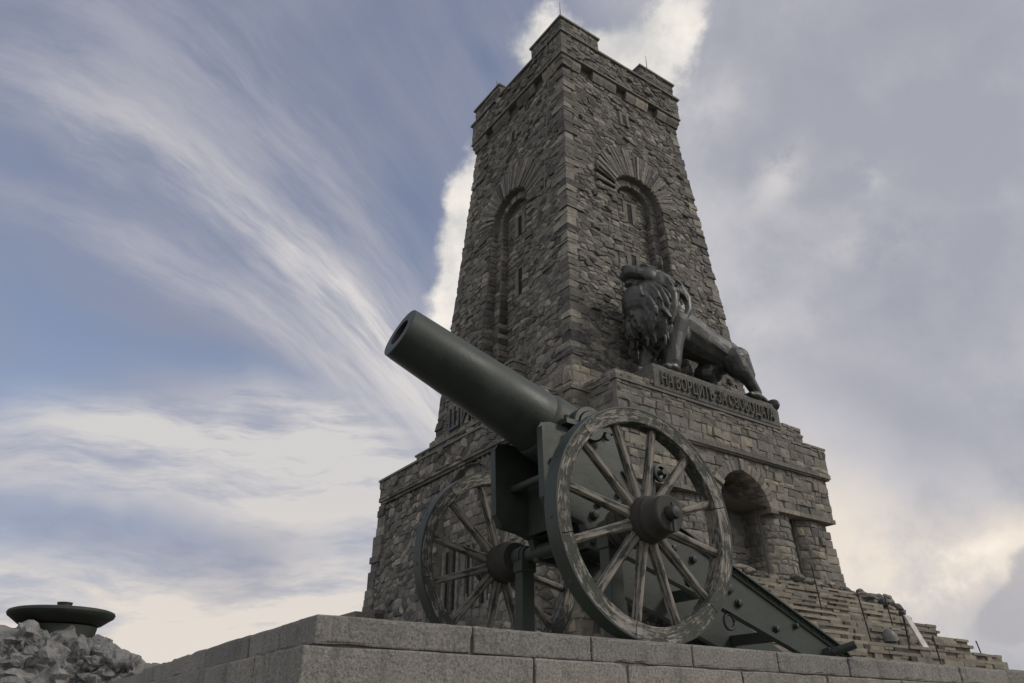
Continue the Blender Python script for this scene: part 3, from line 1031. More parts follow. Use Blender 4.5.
for (x, y, l) in ((-4.45, -4.45, 1.25), (2.55, -4.3, 1.5), (-4.3, 2.3, 0.9)):
    r_ = MB()
    r_.tube([(x, y, 36.3), (x, y, 36.3 + l)], [0.03, 0.012], 6)
    r_.build('lightning_rod', M['rod'], mon, mof)
cab = MB()
cab.tube([(-4.80, -3.55, 35.0), (-4.82, -3.5, 33.3), (-4.66, -3.5, 32.4), (-4.95, -3.5, 28.0), (-5.2, -3.5, 24.0)], 0.03, 6)
cab.build('conductor_cable', M['slab'], mon, mof)

# ---------------------------------------------------------------- lower plinth round the shaft
pl = MB()


def wall(mb, fn, a0, a1, b0, b1, w, h, irregular=False, dhi=0.06, back=True, ends=True, m=0, **kw):
    """masonry on a flat or battered face, with its backing sheet"""
    if back: mb.quad(fn(a0, b0, 0), fn(a1, b0, 0), fn(a1, b1, 0), fn(a0, b1, 0), 1)
    rubble(mb, fn, lambda b: (a0, a1), b0, b1, w, h, 0.012, dhi, irregular=irregular, mi=m, **kw)


def cubic(mb, u0, u1, v0, v1, z0, z1, w=0.5, h=0.3, faces='RLBF', irregular=False, dhi=0.06, top=True):
    """a masonry block: stones on its sides, mortar core"""
    mb.box(u0, u1, v0, v1, z0, z1, 1)
    if 'R' in faces: rubble(mb, lambda a, b, d: (a, v0 - d, b), lambda b: (u0, u1), z0, z1, w, h, .0, dhi, irregular=irregular, bev=.022, gap=.007, jit=.44, var=.42, tilt=.45)
    if 'L' in faces: rubble(mb, lambda a, b, d: (u0 - d, a, b), lambda b: (v0, v1), z0, z1, w, h, .0, dhi, irregular=irregular, bev=.022, gap=.007, jit=.44, var=.42, tilt=.45)
    if 'F' in faces: rubble(mb, lambda a, b, d: (u1 + d, a, b), lambda b: (v0, v1), z0, z1, w, h, .0, dhi, irregular=irregular, bev=.022, gap=.007, jit=.44, var=.42, tilt=.45)
    if 'B' in faces: rubble(mb, lambda a, b, d: (a, v1 + d, b), lambda b: (u0, u1), z0, z1, w, h, .0, dhi, irregular=irregular, bev=.022, gap=.007, jit=.44, var=.42, tilt=.45)


cubic(pl, -6.05, 6.05, -6.05, 6.05, 0.3, 12.1, 0.55, 0.33, faces='RL')
cubic(pl, -5.86, 5.86, -5.86, 5.86, 12.27, 13.35, 0.6, 0.34, faces='RL')
pl.box(-6.14, 6.14, -6.14, 6.14, 12.1, 12.27, 2)
pl.build('tower_plinth', [M['ashlar'], M['mortar'], M['slab']], mon, mof)

# ---------------------------------------------------------------- portico block under the lion
ba = MB()
VR = -7.5
U0, U1 = -5.2, 8.0
fR = lambda a, b, d: (a, VR - d, b)
AC, AR, AZ0, IMP = 1.76, 1.53, 8.2, 8.48       # the portal arch
PI0, PI1 = AC - AR, AC + AR
# wall above the impost with the arch cut out
segs = [(AC - AR * math.cos(math.pi * q / 20), AZ0 + AR * math.sin(math.pi * q / 20)) for q in range(21)]
ba.quad(fR(U0, IMP, 0), fR(PI0, IMP, 0), fR(PI0, 10.4, 0), fR(U0, 10.4, 0), 1)
ba.quad(fR(PI1, IMP, 0), fR(U1 - .15, IMP, 0), fR(U1 - .15, 10.4, 0), fR(PI1, 10.4, 0), 1)
for q in range(20):
    (xa, za), (xb, zb_) = segs[q], segs[q + 1]
    ba.quad(fR(xa, za, 0), fR(xb, zb_, 0), fR(xb, 10.4, 0), fR(xa, 10.4, 0), 1)
    ba.quad(fR(xa, za, 0), fR(xb, zb_, 0), fR(xb, zb_, -2.6), fR(xa, za, -2.6), 1)
    st = lambda a, b, d: (AC - (AR - d) * math.cos(a), VR + b, AZ0 + (AR - d) * math.sin(a))
    b = 0.0
    while b < 2.5:
        w_ = rnd.uniform(.3, .6)
        stone(ba, [(math.pi * q / 20, b), (math.pi * (q + 1) / 20, b), (math.pi * (q + 1) / 20, min(b + w_, 2.55)), (math.pi * q / 20, min(b + w_, 2.55))], st, 0.01, 0.03, 0.008, 0.02, rough=0.05)
        b += w_


def in_arch(a, b, poly):
    if b < AZ0: return abs(a - AC) < AR + 0.05
    return math.hypot(a - AC, b - AZ0) < AR + 0.42


rubble(ba, fR, lambda b: (U0, U1 - .15), IMP, 10.35, 0.44, 0.31, 0.0, 0.07, skip=in_arch, irregular=False, bev=.022, gap=.008, var=.42, tilt=.45)
nv = 21
for q in range(nv):
    t0, t1 = math.pi * q / nv, math.pi * (q + 1) / nv
    r0, r1 = AR - .01, AR + 0.5 + rnd.uniform(-.04, .12)
    if AZ0 + r1 * math.sin((t0 + t1) / 2) > 10.33: r1 = (10.33 - AZ0) / math.sin((t0 + t1) / 2)
    stone(ba, [(AC + r * math.cos(t), AZ0 + r * math.sin(t)) for r, t in ((r0, t0), (r1, t0), (r1, t1), (r0, t1))], fR, 0.06, 0.10, 0.012, 0.02, rough=0.1)
# right end of the wall, its underside, and the back of the porch
ba.quad((U1 - .15, VR, IMP), (U1 - .15, 7.5, IMP), (U1 - .15, 7.5, 10.4), (U1 - .15, VR, 10.4), 1)
rubble(ba, lambda a, b, d: (U1 - .15 + d, a, b), lambda b: (VR, 7.5), IMP, 10.35, 0.5, 0.34, .01, .06, irregular=False)
ba.quad((U0, VR, IMP), (U1 - .15, VR, IMP), (U1 - .15, -5, IMP), (U0, -5, IMP), 1)
x = U0
while x < U1 - .2:        # impost stones, a slight lip under the wall
    x1 = min(x + rnd.uniform(.5, .9), U1 - .12)
    if not (x1 > PI0 - .02 and x < PI1 + .02):
        ba.box(x + .01, x1 - .01, VR - .10, -6.9, IMP - .13, IMP + .05, 0)
    x = x1 if not (x1 > PI0 - .02 and x < PI1 + .02) else max(x1, PI1 + .02)
ba.quad((U0, -4.95, 3), (U1, -4.95, 3), (U1, -4.95, 10.4), (U0, -4.95, 10.4), 2)  # porch back coloured dark for the shade within
# left end face
ba.quad((U0, VR, 0.3), (U0, -5.9, 0.3), (U0, -5.9, 11.8), (U0, VR, 11.8), 1)
rubble(ba, lambda a, b, d: (U0 - d, a, b), lambda b: (VR, -6.0), 2.0, 11.8, 0.46, 0.33, .01, .06, irregular=False)
# cornice block over it
cw = MB()
cubic(cw, U0 - .02, U1 - .08, -7.68, -4.0, 10.62, 11.80, 0.48, 0.33, faces='RF')
for zz0, zz1, ov in ((10.36, 10.42, -7.66), (10.42, 10.62, -7.74)):
    x = U0 - .03
    while x < U1 - .04:
        x1 = min(x + rnd.uniform(.9, 1.5), U1 - .03)
        cw.box(x + .006, x1 - .006, ov, -4.0, zz0, zz1, 0)
        x = x1
cubic(cw, U0, 6.4, -7.66, -4.0, 11.80, 12.16, 0.46, 0.19, faces='RLF')
cw.box(6.4, U1 - .02, -7.74, -4.0, 11.80, 11.9, 2)
cw.box(U0 - .07, 4.75, -7.76, -5.0, 12.162, 12.262, 2)
cw.box(4.75, 6.45, -7.70, -5.0, 12.162, 12.27, 2)
cubic(cw, U0, 6.38, -7.64, -5.0, 12.27, 12.6, 0.42, 0.21, faces='RLF')
cw.build('portico_cornice', [M['ashlar'], M['mortar'], M['slab']], mon, mof)
# lion slab
ls = MB()
ls.box(-3.12, 4.72, -7.70, -5.3, 12.60, 13.38, 0)
lsx = MB()
fnl = lambda a, b, d: (a, -7.70 - d, b)
pts_top = []
nseg = 40
vs_ = []
for i in range(nseg + 1):
    a = -3.16 + 7.9 * i / nseg
    zt = 13.36 + 0.05 * mnoise.noise(Vector((a * 1.3, 3, 0))) - (0.25 * max(0, 1 - i / 2.0)) - (0.2 * max(0, 1 - (nseg - i) / 2.0))
    for d, z in ((0.02, 12.27), (0.07, 12.33), (0.08, zt - .12), (0.02, zt - .02), (-0.25, zt + .02), (-2.4, zt + .02)):
        vs_.append((a, -7.70 - d - 0.015 * mnoise.noise(Vector((a * 3, z * 3, 1))), z))
fs_ = []
for i in range(nseg):
    for k in range(5):
        fs_.append((i * 6 + k, i * 6 + k + 1, (i + 1) * 6 + k + 1, (i + 1) * 6 + k))
fs_.append(tuple(range(6))); fs_.append(tuple(nseg * 6 + k for k in range(6)))
ls.add(vs_, fs_, 0)
ls.build('lion_slab', M['lionslab'], mon, mof)
ba.build('portico_wall', [M['ashlar'], M['mortar'], M['shadestone']], mon, mof)

# piers of the portico
for (u0, u1) in ((-2.3, PI0), (PI1 + .02, 5.25), (5.6, 7.6), (-5.15, -3.4)):
    pr = MB()
    zt, zb_ = IMP - .135, 3.0
    rnd_ = (lambda u0, u1: lambda a: 0.42 * max(0.0, 1 - abs((a - (u0 + u1) / 2) / ((u1 - u0) / 2)) ** 2.4))(u0, u1)
    fn = (lambda rnd_: lambda a, b, d: (a, -6.92 - 0.05 * (zt - b) - rnd_(a) - d, b))(rnd_)
    v_t = lambda b: -6.92 - 0.05 * (zt - b)
    pr.add([(u0, v_t(zb_), zb_), (u1, v_t(zb_), zb_), (u1, -5.0, zb_), (u0, -5.0, zb_), (u0, v_t(zt), zt), (u1, v_t(zt), zt), (u1, -5.0, zt), (u0, -5.0, zt)],
           [(0, 1, 5, 4), (1, 2, 6, 5), (2, 3, 7, 6), (3, 0, 4, 7), (4, 5, 6, 7)], 1)
    rubble(pr, fn, lambda b: (u0 + .02, u1 - .02), zb_, zt, 0.40, 0.32, .02, .07, irregular=False, bev=.03, gap=.01)
    for q_ in range(10):
        a_, c_ = u0 + (u1 - u0) * q_ / 10, u0 + (u1 - u0) * (q_ + 1) / 10
        pr.quad(fn(a_, zb_, 0), fn(c_, zb_, 0), fn(c_, zt, 0), fn(a_, zt, 0), 1)
    for s, uu in ((-1, u0), (1, u1)):
        f2 = (lambda s, uu: lambda a, b, d: (uu + s * d, v_t(b) + a, b))(s, uu)
        rubble(pr, f2, lambda b: (.12, 2.2), zb_, zt, 0.42, 0.34, .02, .06, irregular=False, bev=.035, gap=.012)
    pr.build('portico_pier', [M['ashlar'], M['mortar']], mon, mof)
# battered flank right of the piers: rough stones stepping outwards
fl = MB()
for i in range(16):
    z = 3.0 + i * 0.36
    xr = 7.62 + (8.4 - z) * 0.16 + rnd.uniform(-.06, .08)
    fl.box(7.0, xr, -7.25 - (8.4 - z) * .05 + rnd.uniform(-.05, .05), -4.5, z, z + 0.345, 0)
fl.build('battered_flank', [M['ashlar'], M['mortar']], mon, mof, bevel=0.03)

# ---------------------------------------------------------------- block on the other face
lf = MB()
V0, V1 = -5.2, 7.55
bat = lambda b: 7.42 + 0.085 * max(0.0, 10.2 - b)
fL = lambda a, b, d: (-bat(b) - d, a, b)
LC, LR, LZ = -0.75, 2.35, 7.75
NB = 7.22
zlev = [0.3, 2, 4, 5.5] + [LZ + LR * math.sin(math.pi / 2 * q / 12) for q in range(13)]
xl = lambda z: LR if z <= LZ else math.sqrt(max(0, LR * LR - (z - LZ) ** 2))
for i in range(len(zlev) - 1):
    za, zb_ = zlev[i], zlev[i + 1]
    lf.quad(fL(V0, za, 0), fL(LC - xl(za), za, 0), fL(LC - xl(zb_), zb_, 0), fL(V0, zb_, 0), 1)
    lf.quad(fL(V1, za, 0), fL(LC + xl(za), za, 0), fL(LC + xl(zb_), zb_, 0), fL(V1, zb_, 0), 1)
    for s in (-1, 1):
        lf.quad(fL(LC + s * xl(za), za, 0), fL(LC + s * xl(zb_), zb_, 0), (-NB, LC + s * xl(zb_), zb_), (-NB, LC + s * xl(za), za), 1)
lf.quad((-NB, LC - LR, 0.3), (-NB, LC + LR, 0.3), (-NB, LC + LR, 10.2), (-NB, LC - LR, 10.2), 1)


def in_l(a, b, poly):
    if b < LZ: return abs(a - LC) < LR + 0.02
    return math.hypot(a - LC, b - LZ) < LR + 0.5


rubble(lf, fL, lambda b: (V0, V1 - .3), 0.6, 10.15, 0.42, 0.27, 0.0, 0.08, skip=in_l, bev=.03, gap=.012, jit=.36, var=.6, tilt=.3)
slots_l = [-1.7, -0.6, 0.5, 1.1]
rubble(lf, lambda a, b, d: (-NB - d, a, b), lambda b: (LC - LR, LC + LR), 2.0, LZ + LR, 0.5, 0.33, .01, .06, irregular=False,
       skip=lambda a, b, p: (b > LZ and math.hypot(a - LC, b - LZ) > LR) or (4.2 < b < 7.0 and any(abs(a - s) < .36 for s in slots_l)))
for s in slots_l:
    lf.box(-NB - .02, -NB + .3, s - .18, s + .18, 4.4, 6.8, 2)  # black block paints the unlit depth of the slot
    lf.box(-NB - .12, -NB + .3, s + .19, s + .36, 4.3, 6.85, 0)
    lf.box(-NB - .12, -NB + .3, s - .36, s - .19, 4.3, 6.85, 0)
nv = 24
for q in range(nv):
    t0, t1 = math.pi * q / nv, math.pi * (q + 1) / nv
    r0, r1 = LR - .01, LR + .5
    tm = (t0 + t1) / 2
    if LZ + r1 * math.sin(tm) > 10.16: r1 = max(r0 + .05, (10.16 - LZ) / math.sin(tm))
    stone(lf, [(LC + r * math.cos(t), LZ + r * math.sin(t)) for r, t in ((r0, t0), (r1, t0), (r1, t1), (r0, t1))], fL, .06, .1, .012, .02, rough=.1)
z = 0.6
while z < 10.13:          # rough corner stones at the far end
    h_ = min(rnd.uniform(.3, .55), 10.15 - z)
    x_ = -bat(z) - rnd.uniform(.05, .2)
    lf.box(x_, x_ + rnd.uniform(.6, 1.0), V1 - rnd.uniform(.5, .9), V1 + .05 + rnd.uniform(0, .1), z + .01, z + h_ - .01, 0)
    z += h_
lf.quad(fL(V1, 0.3, 0), fL(V1, 10.2, 0), (7, V1, 10.2), (7, V1, .3), 1)
lf.quad(fL(V0, 0.3, 0), fL(V0, 10.2, 0), (-5.9, V0, 10.2), (-5.9, V0, .3), 1)
rubble(lf, lambda a, b, d: (a, V0 - d, b), lambda b: (-7.4, -6.05), 1.0, 11.2, .5, .36, .02, .08)
lf.box(-8.35, -7.2, 5.5, 8.3, 0.3, 4.9, 0)
lf.box(-9.3, -7.2, 5.5, 9.6, 0.3, 4.75, 1)
lf.build('side_block_wall', [M['rubble'], M['mortar'], M['black']], mon, mof)
lc = MB()
cubic(lc, -7.62, -4.0, V0, V1, 10.42, 11.36, .5, .33, faces='LR', irregular=True, dhi=.08)
for zz0, zz1, ov in ((10.2, 10.31, -7.55), (10.31, 10.42, -7.66)):
    y = V0
    while y < V1:
        y1 = min(y + rnd.uniform(.6, 1.0), V1 + .03)
        lc.box(ov, -4.0, y + .006, y1 - .006, zz0, zz1, 0)
        y = y1
lc.box(-7.74, -4, V0 - .05, V1 + .06, 11.36, 11.46, 2)
cubic(lc, -6.9, -4.0, V0, 5.15, 11.46, 12.2, .5, .33, faces='LRB', irregular=True, dhi=.07)
lc.box(-6.99, -4, V0 - .05, 5.25, 12.2, 12.29, 2)
lc.build('side_block_cornice', [M['rubble'], M['mortar'], M['slab']], mon, mof)
tb = MB()
cubic(tb, -6.22, -4.9, -2.25, 3.4, 12.29, 14.75, .5, .34, faces='LRB')
tb.box(-6.32, -4.8, -2.33, 3.5, 14.75, 14.86, 2)
tb.build('side_tablet', [M['ashlar'], M['mortar'], M['slab']], mon, mof)


# ---------------------------------------------------------------- inscriptions
def text_mesh(body, name, mat, width, height, depth, M4, parent):
    cu = bpy.data.curves.new('t', 'FONT')
    cu.body = body
    cu.size = 1.0
    cu.extrude = 0.5
    cu.resolution_u = 3
    o = bpy.data.objects.new('t', cu)
    COL.objects.link(o)
    dg = bpy.context.evaluated_depsgraph_get()
    me = bpy.data.meshes.new_from_object(o.evaluated_get(dg))
    bpy.data.objects.remove(o)
    xs = [v.co.x for v in me.vertices]; ys = [v.co.y for v in me.vertices]
    x0, x1, y0, y1 = min(xs), max(xs), min(ys), max(ys)
    for v in me.vertices:
        v.co = M4 @ Vector(((v.co.x - x0) / (x1 - x0) * width, (v.co.y - y0) / (y1 - y0) * height, v.co.z * depth))
    me.materials.clear()
    me.materials.append(mat)
    me.name = name
    ob = bpy.data.objects.new(name, me)
    COL.objects.link(ob)
    ob.parent = parent
    return ob


def frame(o, xdir, ydir):
    x = Vector(xdir); y = Vector(ydir); z = x.cross(y)
    m = Matrix((x, y, z)).transposed().to_4x4()
    m.translation = Vector(o)
    return m


text_mesh('НА БОРЦИТѢ ЗА СВОБОДАТА', 'lettering', M['lionslab'], 7.1, 0.70, 0.10, frame((-2.80, -7.82, 12.36 - ZB), (1, 0, 0), (0, 0, 1)), mon)
text_mesh('ШИПКА', 'lettering', M['letter'], 4.6, 1.15, 0.14, frame((-6.30, 3.1, 13.05 - ZB), (0, -1, 0), (0, 0, 1)), mon)

# ================================================================= BRONZE LION
lion_o = Vector((0.3, -7.0, 13.36))


def TW(p):  # monument frame -> world
    x, y, z = p
    return Vector((TC.x + math.cos(TY) * x - math.sin(TY) * y, TC.y + math.sin(TY) * x + math.cos(TY) * y, z))


lb = MB()


def ell(c, r, rot=None, seg=18):
    vs, fs = [], []
    n = seg // 2
    Mx = rot or Matrix.Identity(3)
    for i in range(1, n):
        th = math.pi * i / n
        for k in range(seg):
            ph = 2 * math.pi * k / seg
            v = Mx @ Vector((r[0] * math.sin(th) * math.cos(ph), r[1] * math.sin(th) * math.sin(ph), r[2] * math.cos(th)))
            vs.append((c[0] + v.x, c[1] + v.y, c[2] + v.z))
    t = Mx @ Vector((0, 0, r[2]))
    vs += [(c[0] + t.x, c[1] + t.y, c[2] + t.z), (c[0] - t.x, c[1] - t.y, c[2] - t.z)]
    for i in range(n - 2):
        for k in range(seg):
            fs.append((i * seg + k, (i + 1) * seg + k, (i + 1) * seg + (k + 1) % seg, i * seg + (k + 1) % seg))
    for k in range(seg):
        fs.append((len(vs) - 2, k, (k + 1) % seg))
        fs.append((len(vs) - 1, (n - 2) * seg + (k + 1) % seg, (n - 2) * seg + k))
    lb.add(vs, fs)


def limb(pts, rr, seg=14):
    lb.tube(pts, rr, seg)
    for p, r in zip(pts, rr): ell(p, (r, r, r), seg=12)


ry = lambda d: Matrix.Rotation(R(d), 3, 'Y')
cv = -7.05
# trunk: deep chest narrowing to the belly
ell((-1.0, cv, 16.15), (1.15, 0.90, 1.2))
limb([(-0.8, cv, 16.0), (0.3, cv, 15.75), (1.2, cv, 15.6), (2.1, cv, 15.5)], [1.02, 0.92, 0.80, 0.80])
ell((2.15, cv, 15.45), (0.95, 0.80, 0.86), ry(15))
# shoulder mass of the near side
ell((-1.2, cv - .52, 16.0), (0.62, 0.46, 1.05), ry(-8))
# near foreleg, straight under the shoulder
limb([(-1.3, cv - .58, 15.9), (-1.45, cv - .48, 15.2), (-1.60, cv - .46, 14.5), (-1.68, cv - .46, 13.85)], [0.54, 0.50, 0.44, 0.38])
ell((-1.80, cv - .44, 13.56), (0.50, 0.34, 0.22))
for dy in (-.22, -.075, .075, .22): ell((-2.2, cv - .44 + dy, 13.5), (0.18, 0.095, 0.15), seg=10)
# far foreleg, a step ahead
limb([(-1.6, cv + .45, 15.8), (-1.95, cv + .45, 15.1), (-2.25, cv + .45, 14.4), (-2.4, cv + .45, 13.85)], [0.48, 0.40, 0.33, 0.29])
ell((-2.6, cv + .45, 13.56), (0.47, 0.33, 0.22))
for dy in (-.2, -.07, .07, .2): ell((-2.95, cv + .45 + dy, 13.5), (0.16, 0.085, 0.14), seg=10)
# near hind leg thrust back
ell((2.35, cv - .46, 15.15), (0.72, 0.44, 0.92), ry(-25))
limb([(2.3, cv - .5, 15.1), (2.45, cv - .60, 14.62), (3.1, cv - .60, 14.25), (3.55, cv - .60, 13.72)], [0.62, 0.48, 0.30, 0.24])
limb([(2.7, cv - .52, 15.3), (3.15, cv - .60, 14.5)], [0.52, 0.32])
ell((3.36, cv - .60, 13.52), (0.46, 0.28, 0.19))
for dy in (-.18, -.06, .06, .18): ell((2.96, cv - .60 + dy, 13.48), (0.15, 0.075, 0.12), seg=10)
# far hind leg under the body
ell((2.0, cv + .42, 15.1), (0.65, 0.4, 0.85), ry(-5))
limb([(1.9, cv + .42, 15.0), (1.35, cv + .45, 14.5), (1.8, cv + .45, 14.1), (1.7, cv + .45, 13.7)], [0.58, 0.46, 0.28, 0.24])
ell((1.5, cv + .45, 13.52), (0.44, 0.28, 0.19))
# tail
limb([(2.85, cv, 15.8), (3.45, cv + .05, 15.4), (3.95, cv + .05, 14.7), (4.25, cv - .05, 14.1), (4.5, cv - .3, 13.7)], [0.2, 0.15, 0.13, 0.12, 0.13])
ell((4.72, cv - .48, 13.40), (0.22, 0.40, 0.32))
# neck and mane bulk
ell((-1.5, cv, 17.0), (1.0, 0.95, 1.05), ry(-25))
ell((-2.35, cv - .05, 16.5), (1.15, 0.98, 1.25))
ell((-2.5, cv - .05, 15.85), (0.92, 0.86, 0.92))
ell((-2.2, cv, 15.15), (0.60, 0.62, 0.62))
ell((-1.85, cv - .1, 17.6), (0.88, 0.86, 0.85))
ell((-1.1, cv - .1, 17.15), (0.62, 0.82, 0.80), ry(20))
ell((-3.2, cv - .05, 16.5), (0.55, 0.62, 0.8))
# head raised, looking out beyond the left end of the slab
hd = Vector((-2.28, cv - .10, 17.97))
fwd = Vector((-0.92, 0.34, 0.10)).normalized()
sid = Vector((-0.34, -0.92, 0)).normalized()
upv = fwd.cross(sid); upv = upv if upv.z > 0 else -upv
HM = Matrix((fwd, sid, upv)).transposed()
HS = 0.98
P = lambda f, s, u: tuple(hd + (fwd * f + sid * s + upv * u) * HS)
E3 = lambda a, b, c: (a * HS, b * HS, c * HS)
ell(P(-0.05, 0, 0.08), E3(0.66, 0.60, 0.62), HM)                                           # skull
limb([P(-0.25, 0, .46), P(.20, 0, .42), P(.58, 0, .26), P(.96, 0, .22)], [.30 * HS, .32 * HS, .30 * HS, .27 * HS])   # brow to nose
for s in (-1, 1):
    limb([P(.40, s * .16, .02), P(.72, s * .18, .0), P(1.00, s * .15, .0)], [.36 * HS, .36 * HS, .32 * HS])       # square muzzle
    ell(P(0.30, s * .36, 0.44), E3(0.24, 0.14, 0.10), HM)      # brow ridge
    ell(P(0.40, s * .39, 0.26), E3(0.11, 0.07, 0.09), HM, 12)  # eye
    ell(P(0.14, s * .46, -0.10), E3(0.36, 0.20, 0.36), HM)     # cheek
    ell(P(-0.36, s * .50, 0.60), E3(0.12, 0.20, 0.27), HM)     # ear
ell(P(1.18, 0, 0.30), E3(0.13, 0.24, 0.13), HM)                                             # nose pad
limb([P(0.0, 0, -.40), P(.45, 0, -.50), P(.86, 0, -.50)], [.40 * HS, .32 * HS, .23 * HS])   # lower jaw
ell(P(.92, 0, -.50), E3(.22, .26, .18), HM)                                                 # chin
# mane locks: curved tapered strands swept back and down over the bulk
lr = random.Random(11)
lobes = [((-1.5, cv, 17.0), (0.97, 0.92, 1.0)), ((-2.35, cv - .05, 16.5), (1.12, 0.95, 1.22)), ((-2.5, cv - .05, 15.85), (0.89, 0.83, 0.89)),
         ((-2.2, cv, 15.15), (0.57, 0.59, 0.59)), ((-1.9, cv - .1, 17.55), (0.83, 0.82, 0.72)), ((-1.1, cv - .1, 17.15), (0.6, 0.8, 0.78))]
for i in range(600):
    c, r = lobes[lr.choices(range(6), (3, 8, 6, 2, 3, 2))[0]]
    th = lr.uniform(0, 2 * math.pi); cz = lr.uniform(-0.75, 0.9)
    sr = math.sqrt(1 - cz * cz)
    n = Vector((sr * math.cos(th), sr * math.sin(th), cz))
    p = Vector((c[0] + n.x * r[0], c[1] + n.y * r[1], c[2] + n.z * r[2]))
    if (p - hd).length < 0.95 and p.x < hd.x + .25 and p.z > 17.2: continue
    if p.x > -1.3 and n.x > 0: continue
    dn = Vector((0.35 - 0.25 * (p.z < 16.3), 0.0, -1.0)) + n * 0.15
    dn = (dn - n * dn.dot(n)).normalized()
    sw = n.cross(dn) * lr.uniform(-0.5, 0.5)
    L = lr.uniform(0.6, 1.1)
    cvt = [0.0, 0.05, 0.17, 0.36]   # follow the curve of the bulk
    pts = [p - n * (-.015 + cvt[q_] * L * .62) + dn * L * (0, .33, .66, .95)[q_] + sw * (0, .14, .26, .12)[q_] for q_ in range(4)]
    rr = [0.05, 0.095, 0.085, 0.05]
    lb.tube(pts, rr, 7)
    for q_, r_ in zip(pts, rr): ell(q_, (r_, r_, r_), seg=8)
# the mane's rolled edge falling from behind the ear over the shoulder
limb([(-1.55, cv - .45, 18.05), (-1.05, cv - .68, 17.7), (-0.78, cv - .80, 17.1), (-0.85, cv - .88, 16.45), (-1.15, cv - .92, 15.9)], [0.20, 0.27, 0.28, 0.22, 0.10])
limb([(-1.9, cv - .75, 17.6), (-1.75, cv - .98, 16.9), (-1.85, cv - 1.02, 16.2), (-2.05, cv - .95, 15.5)], [0.20, 0.22, 0.20, 0.10])
ell((-1.15, cv - .48, 17.25), (0.50, 0.42, 0.75), ry(10))
ell((-1.2, cv - .62, 16.5), (0.45, 0.36, 0.6))
ell((-1.5, cv - .62, 17.0), (0.50, 0.36, 0.75))
# muscles of the shoulder, flank and thigh
ell((-1.0, cv - .72, 15.55), (0.30, 0.20, 0.55), ry(-10))
ell((0.1, cv - .66, 16.0), (0.75, 0.24, 0.42), ry(10))
ell((2.75, cv - .80, 15.0), (0.30, 0.16, 0.55), ry(-35))
# fringe of hair along the belly line and the shoulder blade
for i in range(16):
    a = -0.5 + i * 0.13
    lb.tube([(a, cv - .84 + i * .012, 16.1 - i * .03), (a + .2, cv - .90 + i * .012, 15.8 - i * .03), (a + .34, cv - .88 + i * .012, 15.5 - i * .03)], [0.05, 0.06, 0.02], 6)
lion_raw = lb.build('lion_raw', M['bronze'], None, (lion_o.x, lion_o.y, lion_o.z))
md = lion_raw.modifiers.new('r', 'REMESH'); md.mode = 'VOXEL'; md.voxel_size = 0.036; md.use_smooth_shade = True
md2 = lion_raw.modifiers.new('s', 'SMOOTH'); md2.factor = 0.5; md2.iterations = 2
dg = bpy.context.evaluated_depsgraph_get()
lme = bpy.data.meshes.new_from_object(lion_raw.evaluated_get(dg))
bpy.data.objects.remove(lion_raw)
lme.name = 'bronze_lion'
lme.polygons.foreach_set('use_smooth', [True] * len(lme.polygons))
lion = bpy.data.objects.new('bronze_lion', lme)
COL.objects.link(lion)
lion.location = TW(lion_o)
lion.rotation_euler = (0, 0, TY)
tag(lion, 'dark bronze statue of a striding lion with a heavy mane on the tower ledge', 'statue')

# ================================================================= STEPS UP TO THE PORTAL
stp = empty('stone_stairs', tuple(TW((0.5, -12, ZB))), TY, 'broad flight of pale yellowish stone steps rising to the arched portal', 'stairs')
sof = (0.5, -12.0, ZB)
RIS = 0.30
zt = 5.10
vv = -8.3
k = 0
step_tops = []
while zt > ZB + 0.05:
    sb = MB()
    u_l = -7.0
    u_r = 6.3 if k < 5 else (6.85 if k % 2 else 5.95)
    run = 0.52
    z0 = max(zt - RIS, ZB - 0.02)
    SL = 0.085
    a = u_l
    while a < u_r - .02:       # riser stones, some coloured dark to paint shaded pockets
        kind = rnd.random()
        a1 = min(a + rnd.uniform(.28, .95), u_r)
        if u_r - a1 < .2: a1 = u_r
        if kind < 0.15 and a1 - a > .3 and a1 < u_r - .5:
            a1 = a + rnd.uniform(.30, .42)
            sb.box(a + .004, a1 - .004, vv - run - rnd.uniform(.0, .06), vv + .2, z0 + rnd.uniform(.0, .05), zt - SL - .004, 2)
        else:
            e = rnd.uniform(-.05, .06)
            if kind > 0.82:      # two thin stones one on the other
                zm = z0 + (zt - SL - z0) * rnd.uniform(.35, .65)
                sb.box(a + .004, a1 - .004, vv - run - e + .03, vv + .2, z0 + .002, zm - .006, 0)
                sb.box(a + .004, a1 - .004, vv - run - e - rnd.uniform(-.03, .06), vv + .2, zm, zt - SL - .004, 1)
            else:
                sb.box(a + .004, a1 - .004, vv - run - e + .02, vv + .2, z0 + .002, zt - SL - .004, 0)
        a = a1
    a = u_l - .04
    while a < u_r + .02:       # tread slabs
        a1 = min(a + rnd.uniform(.5, 1.5), u_r + .06)
        pr_ = rnd.uniform(.02, .07) if rnd.random() < .55 else -.02
        sb.box(a + .005, a1 - .005, vv - run - pr_, vv + .2, zt - SL, zt + rnd.uniform(-.012, .012), 1 if pr_ > 0 else 0)
        a = a1
    sb.build('step', [M['yellow'], M['yellow'], M['shadestone']], stp, sof)
    step_tops.append((vv - run * .5, zt))
    vv -= run
    zt -= RIS
    k += 1

# rough rock ledge beside the head of the stairs
rk = MB()


